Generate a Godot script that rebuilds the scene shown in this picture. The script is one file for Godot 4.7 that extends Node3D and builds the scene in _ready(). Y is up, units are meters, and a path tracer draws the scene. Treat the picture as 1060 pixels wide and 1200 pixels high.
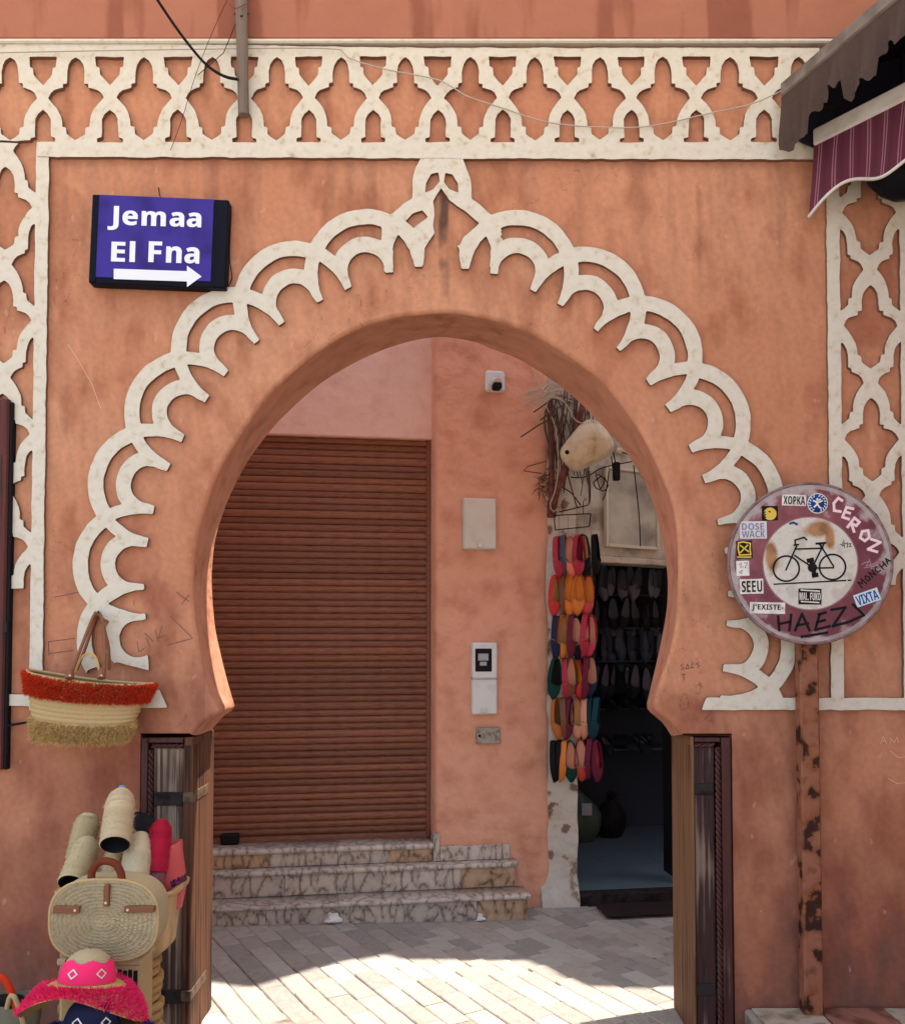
extends Node3D
# A horseshoe gate of pink plaster with white stucco relief, the alley behind it and what hangs and stands on both sides. Metres, y up; the face of the gate is the plane z = 0.

const FOCAL := 1060.0                      # of the photograph, in its pixels
const EYE := Vector3(0, 1.45, 3.30)
const SUN := Vector3(0.55, 1.55, -0.19)      # towards the sun
const THICK := 0.26                        # of the gate wall
var pitch := atan(39.0 / FOCAL)
var back: Transform3D                      # the alley building's front: x along it, y up, z out of it
var rng := RandomNumberGenerator.new()
var mats := {}
var names := {}
var fn := FastNoiseLite.new()
var fn2 := FastNoiseLite.new()

# ---------------------------------------------------------------- measuring
func ray(px: float, py: float) -> Vector3:
	var x := (px - 530.0) / FOCAL
	var y := (706.0 - py) / FOCAL
	return Vector3(x, y * cos(pitch) + sin(pitch), -cos(pitch) + y * sin(pitch))

func V(px: float, py: float, z := 0.0) -> Vector3:      # a point of an upright plane parallel to the gate
	var r := ray(px, py)
	return EYE + r * ((z - EYE.z) / r.z)

func G(px: float, py: float, y := 0.0) -> Vector3:      # a point of a level plane
	var r := ray(px, py)
	return EYE + r * ((y - EYE.y) / r.y)

func L(px: float, py: float, c := 0.0) -> Vector3:      # a point of the alley building's front, in its own axes
	var n := back.basis.z
	var r := ray(px, py)
	return back.affine_inverse() * (EYE + r * ((n.dot(back.origin) + c - n.dot(EYE)) / n.dot(r)))

# ---------------------------------------------------------------- naming and placing
func numbered(called: String, under: Node) -> String:
	var key := str(under.get_instance_id()) + called
	var k: int = names.get(key, 0)
	names[key] = k + 1
	return called if k == 0 else "%s_%03d" % [called, k]

func tag(o: Node, label := "", category := "", group := "", kind := ""):
	if label: o.set_meta("label", label)
	if category: o.set_meta("category", category)
	if group: o.set_meta("group", group)
	if kind: o.set_meta("kind", kind)
	return o

func thing(called: String, label: String, category: String, at := Vector3.ZERO, group := "", basis := Basis.IDENTITY) -> Node3D:
	var o := Node3D.new()
	o.name = numbered(called, self)
	add_child(o)
	o.transform = Transform3D(basis, at)
	return tag(o, label, category, group)

func whole(o: Node3D) -> Transform3D:
	var t := o.transform
	var p := o.get_parent()
	while p is Node3D and p != self:
		t = p.transform * t
		p = p.get_parent()
	return t

func part(called: String, st, m: Material, parent: Node = self, own := false) -> MeshInstance3D:   # st in world axes, or in its parent's own
	var o := MeshInstance3D.new()
	if st is SurfaceTool:
		o.mesh = st.commit()
	else:
		o.mesh = st
	o.material_override = m
	o.name = numbered(called, parent)
	parent.add_child(o)
	if parent != self and not own:
		o.transform = whole(parent).affine_inverse()
	return o

func struct(called: String, st, m: Material, parent: Node = self) -> MeshInstance3D:
	return tag(part(called, st, m, parent), "", "", "", "structure")

# ---------------------------------------------------------------- shapes
func mb() -> SurfaceTool:
	var st := SurfaceTool.new()
	st.begin(Mesh.PRIMITIVE_TRIANGLES)
	return st

func fin(st: SurfaceTool) -> SurfaceTool:
	st.index()
	st.generate_normals()
	return st

func tri(st: SurfaceTool, a: Vector3, b: Vector3, c: Vector3, smooth := -1):
	st.set_smooth_group(smooth & 0xFFFFFFFF if smooth >= 0 else 0xFFFFFFFF)
	st.add_vertex(a); st.add_vertex(b); st.add_vertex(c)

func quad(st: SurfaceTool, a: Vector3, b: Vector3, c: Vector3, d: Vector3, smooth := -1):
	tri(st, a, b, c, smooth)
	tri(st, a, c, d, smooth)

func tri_out(st: SurfaceTool, a: Vector3, b: Vector3, c: Vector3, mid: Vector3):
	if (a - c).cross(a - b).dot((a + b + c) / 3.0 - mid) < 0.0:
		tri(st, a, c, b)
	else:
		tri(st, a, b, c)

func box(st: SurfaceTool, lo: Vector3, hi: Vector3, bevel := 0.0, xf := Transform3D.IDENTITY):
	var mid := xf * ((lo + hi) / 2.0)
	var p := {}
	for i in 8:
		var s := Vector3(1 if i & 1 else -1, 1 if i & 2 else -1, 1 if i & 4 else -1)
		var corner := Vector3(hi.x if i & 1 else lo.x, hi.y if i & 2 else lo.y, hi.z if i & 4 else lo.z)
		for ax in 3:   # the corner's three points, each on the face across ax
			var d := s * bevel
			d[ax] = 0.0
			p[i * 3 + ax] = xf * (corner - d)
	for ax in 3:
		var u := 1 << ((ax + 1) % 3)
		var v := 1 << ((ax + 2) % 3)
		for side in [0, 1 << ax]:
			var q := [side, side | u, side | u | v, side | v].map(func(i): return p[i * 3 + ax])
			tri_out(st, q[0], q[1], q[2], mid); tri_out(st, q[0], q[2], q[3], mid)
		if bevel > 0.0:   # the four edges along ax
			for k in 4:
				var i: int = (u if k & 1 else 0) | (v if k & 2 else 0)
				var j: int = i | (1 << ax)
				var a1 := (ax + 1) % 3
				var a2 := (ax + 2) % 3
				tri_out(st, p[i * 3 + a1], p[j * 3 + a1], p[j * 3 + a2], mid)
				tri_out(st, p[i * 3 + a1], p[j * 3 + a2], p[i * 3 + a2], mid)
	if bevel > 0.0:
		for i in 8:
			tri_out(st, p[i * 3], p[i * 3 + 1], p[i * 3 + 2], mid)

func boxed(lo: Vector3, hi: Vector3, bevel := 0.0, xf := Transform3D.IDENTITY) -> SurfaceTool:
	var st := mb()
	box(st, lo, hi, bevel, xf)
	return fin(st)

func smooth_path(pts: Array, steps: int) -> Array:      # a Catmull-Rom curve through the points, evenly walked
	var fine := []
	for i in pts.size() - 1:
		var a = pts[maxi(i - 1, 0)]; var b = pts[i]; var c = pts[i + 1]; var d = pts[mini(i + 2, pts.size() - 1)]
		for k in 10:
			fine.append(b.cubic_interpolate(c, a, d, k / 10.0))
	fine.append(pts[-1])
	return even(fine, steps)

func even(pts: Array, steps: int) -> Array:
	var at := [0.0]
	for i in pts.size() - 1:
		at.append(at[-1] + pts[i].distance_to(pts[i + 1]))
	var out := []
	var k := 0
	for i in steps + 1:
		var d: float = at[-1] * i / steps
		while k < pts.size() - 2 and at[k + 1] < d:
			k += 1
		out.append(pts[k].lerp(pts[k + 1], clampf((d - at[k]) / maxf(at[k + 1] - at[k], 1e-9), 0, 1)))
	return out

func tube(st: SurfaceTool, pts: Array, r, sides := 8, caps := true, flat := 1.0):      # r: a radius, or one for each point
	var side := Vector3.UP
	var rings := []
	for i in pts.size():
		var dir: Vector3 = (pts[mini(i + 1, pts.size() - 1)] - pts[maxi(i - 1, 0)]).normalized()
		if i == 0:
			side = dir.cross(Vector3.UP if absf(dir.y) < 0.9 else Vector3.RIGHT).normalized()
		side = (side - dir * side.dot(dir)).normalized()
		var up := dir.cross(side)
		var ring := []
		var rr: float = r[i] if r is Array else r
		for k in sides:
			var a := TAU * k / sides
			ring.append(pts[i] + (side * cos(a) + up * sin(a) * flat) * rr)
		rings.append(ring)
	for i in pts.size() - 1:
		for k in sides:
			var n := (k + 1) % sides
			quad(st, rings[i][k], rings[i + 1][k], rings[i + 1][n], rings[i][n], 1)
	if caps:
		for k in range(1, sides - 1):
			tri(st, rings[0][0], rings[0][k], rings[0][k + 1])
			tri(st, rings[-1][0], rings[-1][k + 1], rings[-1][k])

func tubed(pts: Array, r, sides := 8, caps := true) -> SurfaceTool:
	var st := mb()
	tube(st, pts, r, sides, caps)
	return fin(st)

func lathe(st: SurfaceTool, profile: Array, sides: int, xf := Transform3D.IDENTITY, squash := 1.0, smooth := 1):   # profile of (radius, height), from the bottom up
	for i in profile.size() - 1:
		var a: Vector2 = profile[i]
		var b: Vector2 = profile[i + 1]
		for k in sides:
			var t := TAU * k / sides
			var u := TAU * (k + 1) / sides
			var p := func(q: Vector2, an: float): return xf * Vector3(q.x * cos(an), q.y, q.x * sin(an) * squash)
			if a.x < 1e-6:
				tri(st, p.call(a, t), p.call(b, t), p.call(b, u), smooth)
			elif b.x < 1e-6:
				tri(st, p.call(a, t), p.call(b, t), p.call(a, u), smooth)
			else:
				quad(st, p.call(a, t), p.call(b, t), p.call(b, u), p.call(a, u), smooth)

func sheet(st: SurfaceTool, f: Callable, nu: int, nv: int, uvs := false, smooth := 1):      # a surface f(u, v), u and v from 0 to 1
	var g := []
	for j in nv + 1:
		var row := []
		for i in nu + 1:
			row.append(f.call(float(i) / nu, float(j) / nv))
		g.append(row)
	st.set_smooth_group(smooth if smooth >= 0 else 0xFFFFFFFF)
	for j in nv:
		for i in nu:
			for c in [[i, j], [i, j + 1], [i + 1, j + 1], [i, j], [i + 1, j + 1], [i + 1, j]]:
				if uvs: st.set_uv(Vector2(float(c[0]) / nu, float(c[1]) / nv))
				st.add_vertex(g[c[1]][c[0]])

func prism(st: SurfaceTool, poly: PackedVector2Array, z0: float, z1: float, xf := Transform3D.IDENTITY, smooth := -1):
	if Geometry2D.is_polygon_clockwise(poly):
		poly.reverse()
	var idx := Geometry2D.triangulate_polygon(poly)
	for i in range(0, idx.size(), 3):
		var q := [poly[idx[i]], poly[idx[i + 1]], poly[idx[i + 2]]]
		var ccw: bool = (q[1] - q[0]).cross(q[2] - q[0]) > 0
		var f := [0, 2, 1] if ccw else [0, 1, 2]
		var p := f.map(func(k): return xf * Vector3(q[k].x, q[k].y, z1))
		tri(st, p[0], p[1], p[2])
		p = f.map(func(k): return xf * Vector3(q[k].x, q[k].y, z0))
		tri(st, p[0], p[2], p[1])
	for i in poly.size():
		var a := poly[i]
		var b := poly[(i + 1) % poly.size()]
		quad(st, xf * Vector3(a.x, a.y, z1), xf * Vector3(b.x, b.y, z1), xf * Vector3(b.x, b.y, z0), xf * Vector3(a.x, a.y, z0), smooth)

func prismed(poly: PackedVector2Array, z0: float, z1: float, xf := Transform3D.IDENTITY) -> SurfaceTool:
	var st := mb()
	prism(st, poly, z0, z1, xf)
	return fin(st)

func ribbon(st: SurfaceTool, pts: Array, width: float, xf := Transform3D.IDENTITY, z := 0.0):      # a flat painted stroke in the plane z
	for i in pts.size() - 1:
		var a: Vector2 = pts[i]
		var b: Vector2 = pts[i + 1]
		var d := (b - a).normalized() * width / 2.0
		var n := Vector2(-d.y, d.x)
		var q := [a - d * 0.7 + n, b + d * 0.7 + n, b + d * 0.7 - n, a - d * 0.7 - n].map(func(p): return xf * Vector3(p.x, p.y, z + 0.00004 * (i % 5)))
		quad(st, q[0], q[1], q[2], q[3])

# a plate standing on the wall: wherever field(x, y) < 0, in pixels of the photograph
func plate(called: String, under: Node, rect: Rect2, cell: float, field: Callable, z0: float, z1: float):
	var st := mb()
	var rim := mb()
	var nx := int(ceil(rect.size.x / cell))
	var ny := int(ceil(rect.size.y / cell))
	var val := PackedFloat32Array()
	val.resize((nx + 1) * (ny + 1))
	for j in ny + 1:
		for i in nx + 1:
			val[j * (nx + 1) + i] = field.call(rect.position.x + i * cell, rect.position.y + j * cell)
	var lift := Vector3(0, 0, z1)
	var drop := Vector3(0, 0, z0)
	for j in ny:
		var y0 := rect.position.y + j * cell
		var run := -1
		for i in nx + 1:
			var o := j * (nx + 1) + i
			var solid := false
			if i < nx:
				solid = val[o] < 0 and val[o + 1] < 0 and val[o + nx + 1] < 0 and val[o + nx + 2] < 0
			if solid:
				if run < 0: run = i
				continue
			if run >= 0:
				var xa := rect.position.x + run * cell
				var xb := rect.position.x + i * cell
				quad(st, V(xa, y0) + lift, V(xb, y0) + lift, V(xb, y0 + cell) + lift, V(xa, y0 + cell) + lift)
				run = -1
			if i == nx: continue
			var v := [val[o], val[o + 1], val[o + nx + 2], val[o + nx + 1]]
			if v[0] >= 0 and v[1] >= 0 and v[2] >= 0 and v[3] >= 0: continue
			var x0 := rect.position.x + i * cell
			var c := [Vector2(x0, y0), Vector2(x0 + cell, y0), Vector2(x0 + cell, y0 + cell), Vector2(x0, y0 + cell)]
			var poly := []
			var cut := []
			for k in 4:
				var n := (k + 1) % 4
				if v[k] < 0: poly.append(c[k])
				if (v[k] < 0) != (v[n] < 0):
					var q: Vector2 = c[k].lerp(c[n], v[k] / (v[k] - v[n]))
					poly.append(q)
					cut.append([q, v[k] < 0])
			for k in range(1, poly.size() - 1):
				tri(st, V(poly[0].x, poly[0].y) + lift, V(poly[k].x, poly[k].y) + lift, V(poly[k + 1].x, poly[k + 1].y) + lift)
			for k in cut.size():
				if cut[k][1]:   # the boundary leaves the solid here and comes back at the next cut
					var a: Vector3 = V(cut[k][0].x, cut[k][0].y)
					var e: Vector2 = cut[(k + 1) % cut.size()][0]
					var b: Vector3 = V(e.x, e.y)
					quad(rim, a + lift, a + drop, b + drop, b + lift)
	var o := part(called, fin(st), mats.white, under)
	part("shaded_carved_edge", fin(rim), mats.edge, o)  # sides darkened to deepen the outlines: edge shade and grime in one colour

func poly_dist(p: Vector2, q: Array) -> float:      # signed distance to a closed outline, negative inside
	var d := 1e9
	var s := 1.0
	var n := q.size()
	for i in n:
		var a: Vector2 = q[i]
		var b: Vector2 = q[i - 1]
		var e := b - a
		var w := p - a
		d = minf(d, (w - e * clampf(w.dot(e) / e.length_squared(), 0, 1)).length_squared())
		var c1 := p.y >= a.y
		var c2 := p.y < b.y
		var c3 := e.x * w.y > e.y * w.x
		if (c1 and c2 and c3) or (not c1 and not c2 and not c3): s = -s
	return s * sqrt(d)

# ---------------------------------------------------------------- materials
func M(c: Color, rough := 0.85, tex: Texture2D = null, scale := 0.0, bump: Texture2D = null, relief := 0.0, world := true, bump_scale := 0.0) -> StandardMaterial3D:
	var m := StandardMaterial3D.new()
	m.albedo_color = c.linear_to_srgb()
	m.roughness = rough
	m.metallic_specular = 0.35 if c.get_luminance() > 0.06 else 0.14
	m.cull_mode = BaseMaterial3D.CULL_DISABLED
	if tex: m.albedo_texture = tex
	if scale > 0.0:
		m.uv1_triplanar = true
		m.uv1_world_triplanar = world
		m.uv1_scale = Vector3.ONE * scale
	if bump:
		m.heightmap_enabled = true
		m.heightmap_texture = bump
		m.heightmap_scale = relief
	return m

func C(r: float, g: float, b: float) -> Color:
	return Color(r, g, b)

func noise_tex(freq: float, octaves: int, seed_: int, stops: Array, size := 512, kind := FastNoiseLite.TYPE_SIMPLEX_SMOOTH, ridged := false) -> NoiseTexture2D:
	var n := FastNoiseLite.new()
	n.noise_type = kind
	n.frequency = freq
	n.fractal_octaves = octaves
	n.seed = seed_
	if ridged:
		n.fractal_type = FastNoiseLite.FRACTAL_RIDGED
		n.domain_warp_enabled = true
		n.domain_warp_amplitude = 24.0
		n.domain_warp_frequency = 0.012
	if kind == FastNoiseLite.TYPE_CELLULAR:
		n.cellular_return_type = FastNoiseLite.RETURN_DISTANCE2_SUB
	var t := NoiseTexture2D.new()
	t.noise = n
	t.width = size
	t.height = size
	t.seamless = true
	var g := Gradient.new()
	var at := PackedFloat32Array()
	var col := PackedColorArray()
	for s in stops:
		at.append(s[0])
		col.append(s[1].linear_to_srgb())
	g.offsets = at
	g.colors = col
	t.color_ramp = g
	return t

func paint(w: int, h: int, f: Callable) -> ImageTexture:      # f(x, y) is a linear colour
	var data := PackedByteArray()
	data.resize(w * h * 3)
	var k := 0
	for y in h:
		for x in w:
			var c: Color = f.call(x, y).linear_to_srgb()
			data[k] = clampi(int(c.r * 255.0), 0, 255)
			data[k + 1] = clampi(int(c.g * 255.0), 0, 255)
			data[k + 2] = clampi(int(c.b * 255.0), 0, 255)
			k += 3
	return ImageTexture.create_from_image(Image.create_from_data(w, h, false, Image.FORMAT_RGB8, data))

func ns(x: float, y: float) -> float:
	return fn.get_noise_2d(x, y)

func wood(c1: Color, c2: Color, c3: Color, wear: float, seed_: float) -> ImageTexture:      # grain runs along v
	return paint(256, 1024, func(x, y):
		var w: float = ns(x * 0.5 + seed_, y * 0.06) * 6.0
		var g: float = fn.get_noise_2d((x + w) * 5.0 + seed_, y * 0.10) * 0.5 + 0.5
		var big: float = ns(x * 0.35 + seed_ * 3.0, y * 0.16 + seed_) * 0.5 + 0.5
		var c := c1.lerp(c2, clampf(g * 1.3 - 0.15, 0, 1))
		var k: float = clampf((big + (g - 0.5) * 0.7 - (1.0 - wear)) * 4.0, 0, 1)
		c = c.lerp(c3, k * 0.9)
		if fn.get_noise_2d(x * 7.0 + w * 3.0 + seed_, y * 0.12 + 50.0) > 0.44: c = c * 0.5
		return c)

func text(said: String, at: Vector3, wide: float, high: float, m: Material, parent: Node3D, called := "lettering", basis := Basis.IDENTITY, bold := true, thick := 0.0012, heavy := 0.0) -> MeshInstance3D:
	var t := TextMesh.new()
	var f := SystemFont.new()
	f.font_names = PackedStringArray(["Droid Sans"])
	f.font_weight = 700 if bold else 400
	var fv := FontVariation.new()
	fv.base_font = f
	fv.variation_embolden = heavy
	t.font = fv
	t.text = said
	t.font_size = 48
	t.pixel_size = 0.01
	t.depth = 0.05
	t.curve_step = 1.0
	var box_ := t.get_aabb()
	var s := Vector3(wide / box_.size.x, high / box_.size.y, thick / 0.05)
	var o := MeshInstance3D.new()
	o.mesh = t
	o.material_override = m
	o.name = numbered(called, parent)
	parent.add_child(o)
	o.transform = Transform3D(basis * Basis.from_scale(s), at - basis * (box_.get_center() * s))
	return o

# ---------------------------------------------------------------- the gate
func lobes() -> Array:      # centres of the foils of the stucco band, in pixels
	return [Vector2(163.5, 749), Vector2(159, 662), Vector2(177, 569), Vector2(219, 485), Vector2(274, 410), Vector2(346, 356), Vector2(429, 319),
		Vector2(605, 320), Vector2(684, 363), Vector2(750, 420), Vector2(806, 497), Vector2(844, 584), Vector2(863, 670), Vector2(859, 757)]

func finial() -> Array:      # the stalk above the arch's crown: its left half
	var half := [Vector2(494, 186), Vector2(488, 199), Vector2(483.5, 212), Vector2(483, 235), Vector2(473, 241), Vector2(461, 252), Vector2(449, 258), Vector2(446, 280), Vector2(449, 300), Vector2(452, 322), Vector2(461, 321.5), Vector2(459, 303), Vector2(461, 290), Vector2(466, 277), Vector2(474, 285), Vector2(480, 296),
		Vector2(486, 315), Vector2(495, 315), Vector2(497, 303), Vector2(497, 293), Vector2(503, 284), Vector2(509, 276), Vector2(507, 266), Vector2(508.5, 256), Vector2(507.5, 238), Vector2(513, 229), Vector2(517.5, 223)]
	var q := half.duplicate()
	for i in range(half.size() - 2, -1, -1):
		q.append(Vector2(1035.0 - half[i].x, half[i].y + (1.5 if half[i].y > 190 else 0.0)))
	return q

func mirrored(half: Array, cx := 0.0) -> Array:
	var q := half.duplicate()
	for i in range(half.size() - 1, -1, -1):
		if absf(half[i].x - cx) > 0.01: q.append(Vector2(2.0 * cx - half[i].x, half[i].y))
	return q

func arch_field() -> Callable:
	var cs := lobes()
	var fin_ := finial()
	var petal := [Vector2(498, 229), Vector2(499, 218), Vector2(505, 207), Vector2(513.5, 205), Vector2(515, 216), Vector2(508, 225)]
	var loz := [Vector2(475, 262), Vector2(484, 253), Vector2(495, 249), Vector2(501, 257), Vector2(492, 264), Vector2(485, 270)]
	var lost := [Vector2(524, 236), Vector2(531, 240), Vector2(542, 248), Vector2(561, 264), Vector2(553, 272), Vector2(543, 281), Vector2(538, 290), Vector2(524, 292)]      # where the stucco has come away
	var left := cs.slice(0, 7)
	var right := cs.slice(7)
	right.append(Vector2(850, 846))
	var foot := [Vector2(150, 810), Vector2(189, 808), Vector2(198, 829), Vector2(150, 829)]
	return func(x: float, y: float) -> float:
		var p := Vector2(x + 1.1 * ns(x * 3.0, y * 3.0), y + 1.1 * ns(x * 3.0 + 400.0, y * 3.0))
		var d := 1e3
		var m := Vector2(p.x if p.x < 517.5 else 1035.0 - p.x, p.y)
		if absf(p.x - 517.5) < 70 and p.y < 325:
			d = poly_dist(p, fin_)
			d = maxf(d, -poly_dist(m, petal))
			d = maxf(d, -poly_dist(p, loz))
			d = maxf(d, -poly_dist(p, lost))
		if p.x < 205 and p.y > 800: d = minf(d, poly_dist(p, foot))
		var list := left if p.x < 517.5 else right
		var r := PackedFloat32Array()
		var close := false
		for c in list:
			var q := p.distance_to(c)
			r.append(q)
			if q < 74: close = true
		if not close: return d
		var n := list.size()
		var hole := -1e3
		var body := 1e3
		for i in n:
			var last: bool = list == right and i == n - 1
			body = minf(body, absf(r[i] - 62.5) - 8.8)
			if not last:
				hole = maxf(hole, 21.5 - r[i])
				body = minf(body, r[i] - 39.0)
		# the horns end along a line just inside the foils' centres
		var best := 1e9
		var off := 0.0
		for i in n - 1:
			var a: Vector2 = list[i]
			var b: Vector2 = list[i + 1]
			var e := b - a
			var t := (p - a).dot(e) / e.length_squared()
			if i == 0 and t < 0: t = maxf(t, -1.2)
			elif i == n - 2 and t > 1: t = minf(t, 2.2)
			else: t = clampf(t, 0, 1)
			var dd := (p - a - e * t).length()
			var along := (p - (a + b) / 2.0).dot(e.normalized())
			var up := -(p - a).dot(Vector2(-e.y, e.x).normalized())
			if up > -22.0 and up < 32.0 and absf(along) < 40.0:      # the pointed leaf between two horns
				hole = maxf(hole, 14.0 * (1.0 - pow(maxf(up + 11.0, 0.0) / 43.0, 2.0)) - absf(along))
			if up < 0.0 and up > -22.0 and absf(along) <= e.length() / 2.0:      # the foil opens a little at its foot
				for q in [along + e.length() / 2.0, along - e.length() / 2.0]: hole = maxf(hole, 21.5 - 0.14 * up - absf(q))
			if dd < best:
				best = dd
				off = -(p - a).dot(Vector2(-e.y, e.x).normalized())
		hole = maxf(hole, -off - 11.0)
		if list == left:
			hole = maxf(hole, (p.y - 776.0 - absf(p.x - 140.0) * 0.25) if p.x > 105 else p.y - 800.0)
			if r[n - 1] < 75: hole = maxf(hole, p.x - 461.0)
		else:
			hole = maxf(hole, p.y - 828.0)
			if r[0] < 75: hole = maxf(hole, 574.0 - p.x)
		return minf(d, maxf(body, hole))

func fleuron(upright := true) -> Array:
	return mirrored([Vector2(0, -48.5), Vector2(5, -45), Vector2(8.5, -39), Vector2(10, -31), Vector2(10, -18), Vector2(14.5, -17.5), Vector2(14.5, -13), Vector2(17.5, -12.5), Vector2(24.5, -10), Vector2(28.5, -6.5), Vector2(31.5, -0.5), Vector2(26, 5.5), Vector2(21, 12), Vector2(17.6, 19), Vector2(16, 25.6), Vector2(15.5, 32.5),
		Vector2(11.2, 33.5), Vector2(10.5, 41), Vector2(6, 44.5), Vector2(0, 48.5)])

func frieze_field() -> Callable:
	var fx := [-62, 15, 91.5, 171, 250, 325.5, 400, 475, 551, 626, 701.5, 775, 852.5, 933, 1010]
	var f := fleuron()
	var shield := mirrored([Vector2(0, -17), Vector2(16.5, -17), Vector2(15, -5), Vector2(11.5, -4), Vector2(11, 4), Vector2(8, 8), Vector2(0, 17)])
	var niche := mirrored([Vector2(0, -19), Vector2(6, -14), Vector2(9, -8), Vector2(9.3, 13), Vector2(14.5, 14.5), Vector2(14.5, 19), Vector2(0, 19)])
	return func(x: float, y: float) -> float:
		var w := Vector2(x + 1.2 * ns(x * 2.5, y * 2.5), y + 1.2 * ns(x * 2.5 + 300.0, y * 2.5))
		var top := 53.0 + 7.0 * clampf(w.x / 500.0, 0, 1)
		var d := maxf(top - w.y, w.y - (186.5 + w.x * 0.004))
		d = maxf(d, maxf(w.x - 957.0, -60.0 - w.x))
		if w.x < 46: d = maxf(d, w.y - 168)
		for i in fx.size() - 1:
			var gap: float = fx[i + 1] - fx[i]
			if w.x < fx[i] - gap / 2 or w.x > fx[i + 1] + gap / 2: continue
			var mid: float = (fx[i] + fx[i + 1]) / 2.0
			var sc := gap / 77.0
			if absf(w.x - fx[i]) < 40 and not (fx[i] < 60 and w.y > 175): d = maxf(d, -poly_dist(Vector2((w.x - fx[i]) / sc, w.y - 119.0), f))
			if absf(w.x - mid) < 22:
				d = maxf(d, -poly_dist(Vector2((w.x - mid) / sc, w.y - 87.0), shield))
				d = maxf(d, -poly_dist(Vector2((w.x - mid) / sc, w.y - 151.0), niche))
		return d

func side_field(right: bool) -> Callable:
	var f := fleuron()
	return func(x: float, y: float) -> float:
		var w := Vector2(x + 1.2 * ns(x * 2.5, y * 2.5), y + 1.2 * ns(x * 2.5 + 300.0, y * 2.5))
		var u := w.x - (w.y - 187.0) * (0.010 if right else -0.013)      # the strips lean a little
		var mid := 1015.0 if right else 10.0
		var d := absf(u - mid) - 50.0
		var low := 686.0 if right else 690.0
		if w.y > low:
			d = absf(absf(u - mid) - 42.5) - 7.5
		else:
			var yy := 252.5 if right else 246.5
			yy += roundf((w.y - yy) / 132.0) * 132.0
			var hx := 35.0 - absf(u - mid)
			for s in [0.0, -132.0, 132.0]:
				var q := Vector2((u - mid) / 1.0, w.y - yy - s)
				if absf(q.y) < 62 and absf(q.x) < 36 and yy + s < low - 30.0: d = maxf(d, -poly_dist(q, f))
				var h := Vector2(hx / 0.86, q.y - 66.0)
				if absf(h.y) < 62 and hx > -3.0 and hx < 34.0: d = maxf(d, minf(-poly_dist(h, f), hx))
		return maxf(d, maxf(w.y - 832.0, 170.0 - w.y))

func base_field() -> Callable:
	return func(x: float, y: float) -> float:
		var w := Vector2(x + 1.0 * ns(x * 2.5, y * 2.5), y + 1.0 * ns(x * 2.5 + 300.0, y * 2.5))
		if w.x < 400: return maxf(absf(w.y - 820.0) - 7.0, w.x - 160.0)
		return maxf(absf(w.y - 824.5) - 7.0, 826.0 + (w.y - 817.0) * -0.4 - w.x)

func facade_texture() -> ImageTexture:
	var pink := C(.465, .20, .114)
	var warm := C(.50, .237, .139)
	var deep := C(.32, .118, .066)
	var rose := C(.25, .085, .055)
	var grey := C(.11, .07, .06)
	return paint(1180, 1120, func(ix, iy):
		var x: float = ix / 1180.0 * 4.4 - 2.2
		var y: float = 4.2 - iy / 1120.0 * 4.2
		var big: float = fn.get_noise_2d(x * 90.0, y * 70.0)
		var mid: float = fn.get_noise_2d(x * 420.0 + 900.0, y * 260.0)
		var fine: float = fn2.get_noise_2d(ix * 6.0, iy * 6.0)
		var streak: float = fn.get_noise_2d(x * 900.0, y * 60.0 + 77.0)
		var c := pink.lerp(warm, clampf(big * 1.4 + 0.4, 0, 1))
		c = c.lerp(deep, clampf(mid * 1.3 + streak * 0.5 - 0.10, 0, 0.8))
		# rosier and darker low down and to the left
		var low: float = clampf((1.32 - y) * 1.0 + big * 0.9 + mid * 0.5 + (0.25 if x < -0.9 else 0.0), 0, 1)
		c = c.lerp(rose, low * 0.95)
		# splashes and damp near the paving
		var damp: float = clampf((0.42 - y) * 2.6 + mid * 1.3 + big * 0.7, 0, 1)
		c = c.lerp(grey, damp * 0.62)
		# old repairs in a darker coat
		var patch: float = fn.get_noise_2d(x * 150.0 - 300.0, y * 110.0 + 600.0)
		if patch > 0.22: c = c.lerp(deep, minf((patch - 0.22) * 4.0, 0.4))
		# rain streaks under the frieze
		if y < 3.22 and y > 2.3:
			c = c.lerp(grey, clampf((streak - 0.05) * 0.6, 0, 0.14) * clampf((y - 2.4) * 1.4, 0, 1))
		# the sooty run below the finial
		var run: float = absf(x + 0.03 + 0.01 * mid) - 0.024 - 0.014 * streak
		if y < 3.12 and y > 2.6: c = c.lerp(C(.07, .045, .035), clampf(-run * 60.0, 0, 1) * smoothstep(2.62, 2.86, y + 0.06 * mid) * clampf(0.35 + fn.get_noise_2d(x * 500.0, y * 420.0 + 40.0) * 1.4 + (0.45 if y > 2.98 else 0.0), 0, 0.85))
		# trowel marks and hairline cracks
		c = c * (1.0 + 0.13 * fn2.get_noise_2d(x * 900.0 + 260.0 * y, y * 180.0 - 300.0 * x) * (1.0 if big > -0.1 else 0.3))
		var cr: float = absf(fn.get_noise_2d(x * 210.0 + 1500.0, y * 120.0))
		if cr < 0.0022 and fn.get_noise_2d(x * 60.0 - 900.0, y * 60.0) > 0.16: c = c * 0.62
		c = c * (1.0 + fine * 0.12)
		if fine > 0.6: c = c * 0.85
		if fn2.get_noise_2d(ix * 2.2 + 500.0, iy * 1.2) > 0.66: c = c.lerp(C(.55, .33, .23), 0.4)
		return c)

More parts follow.
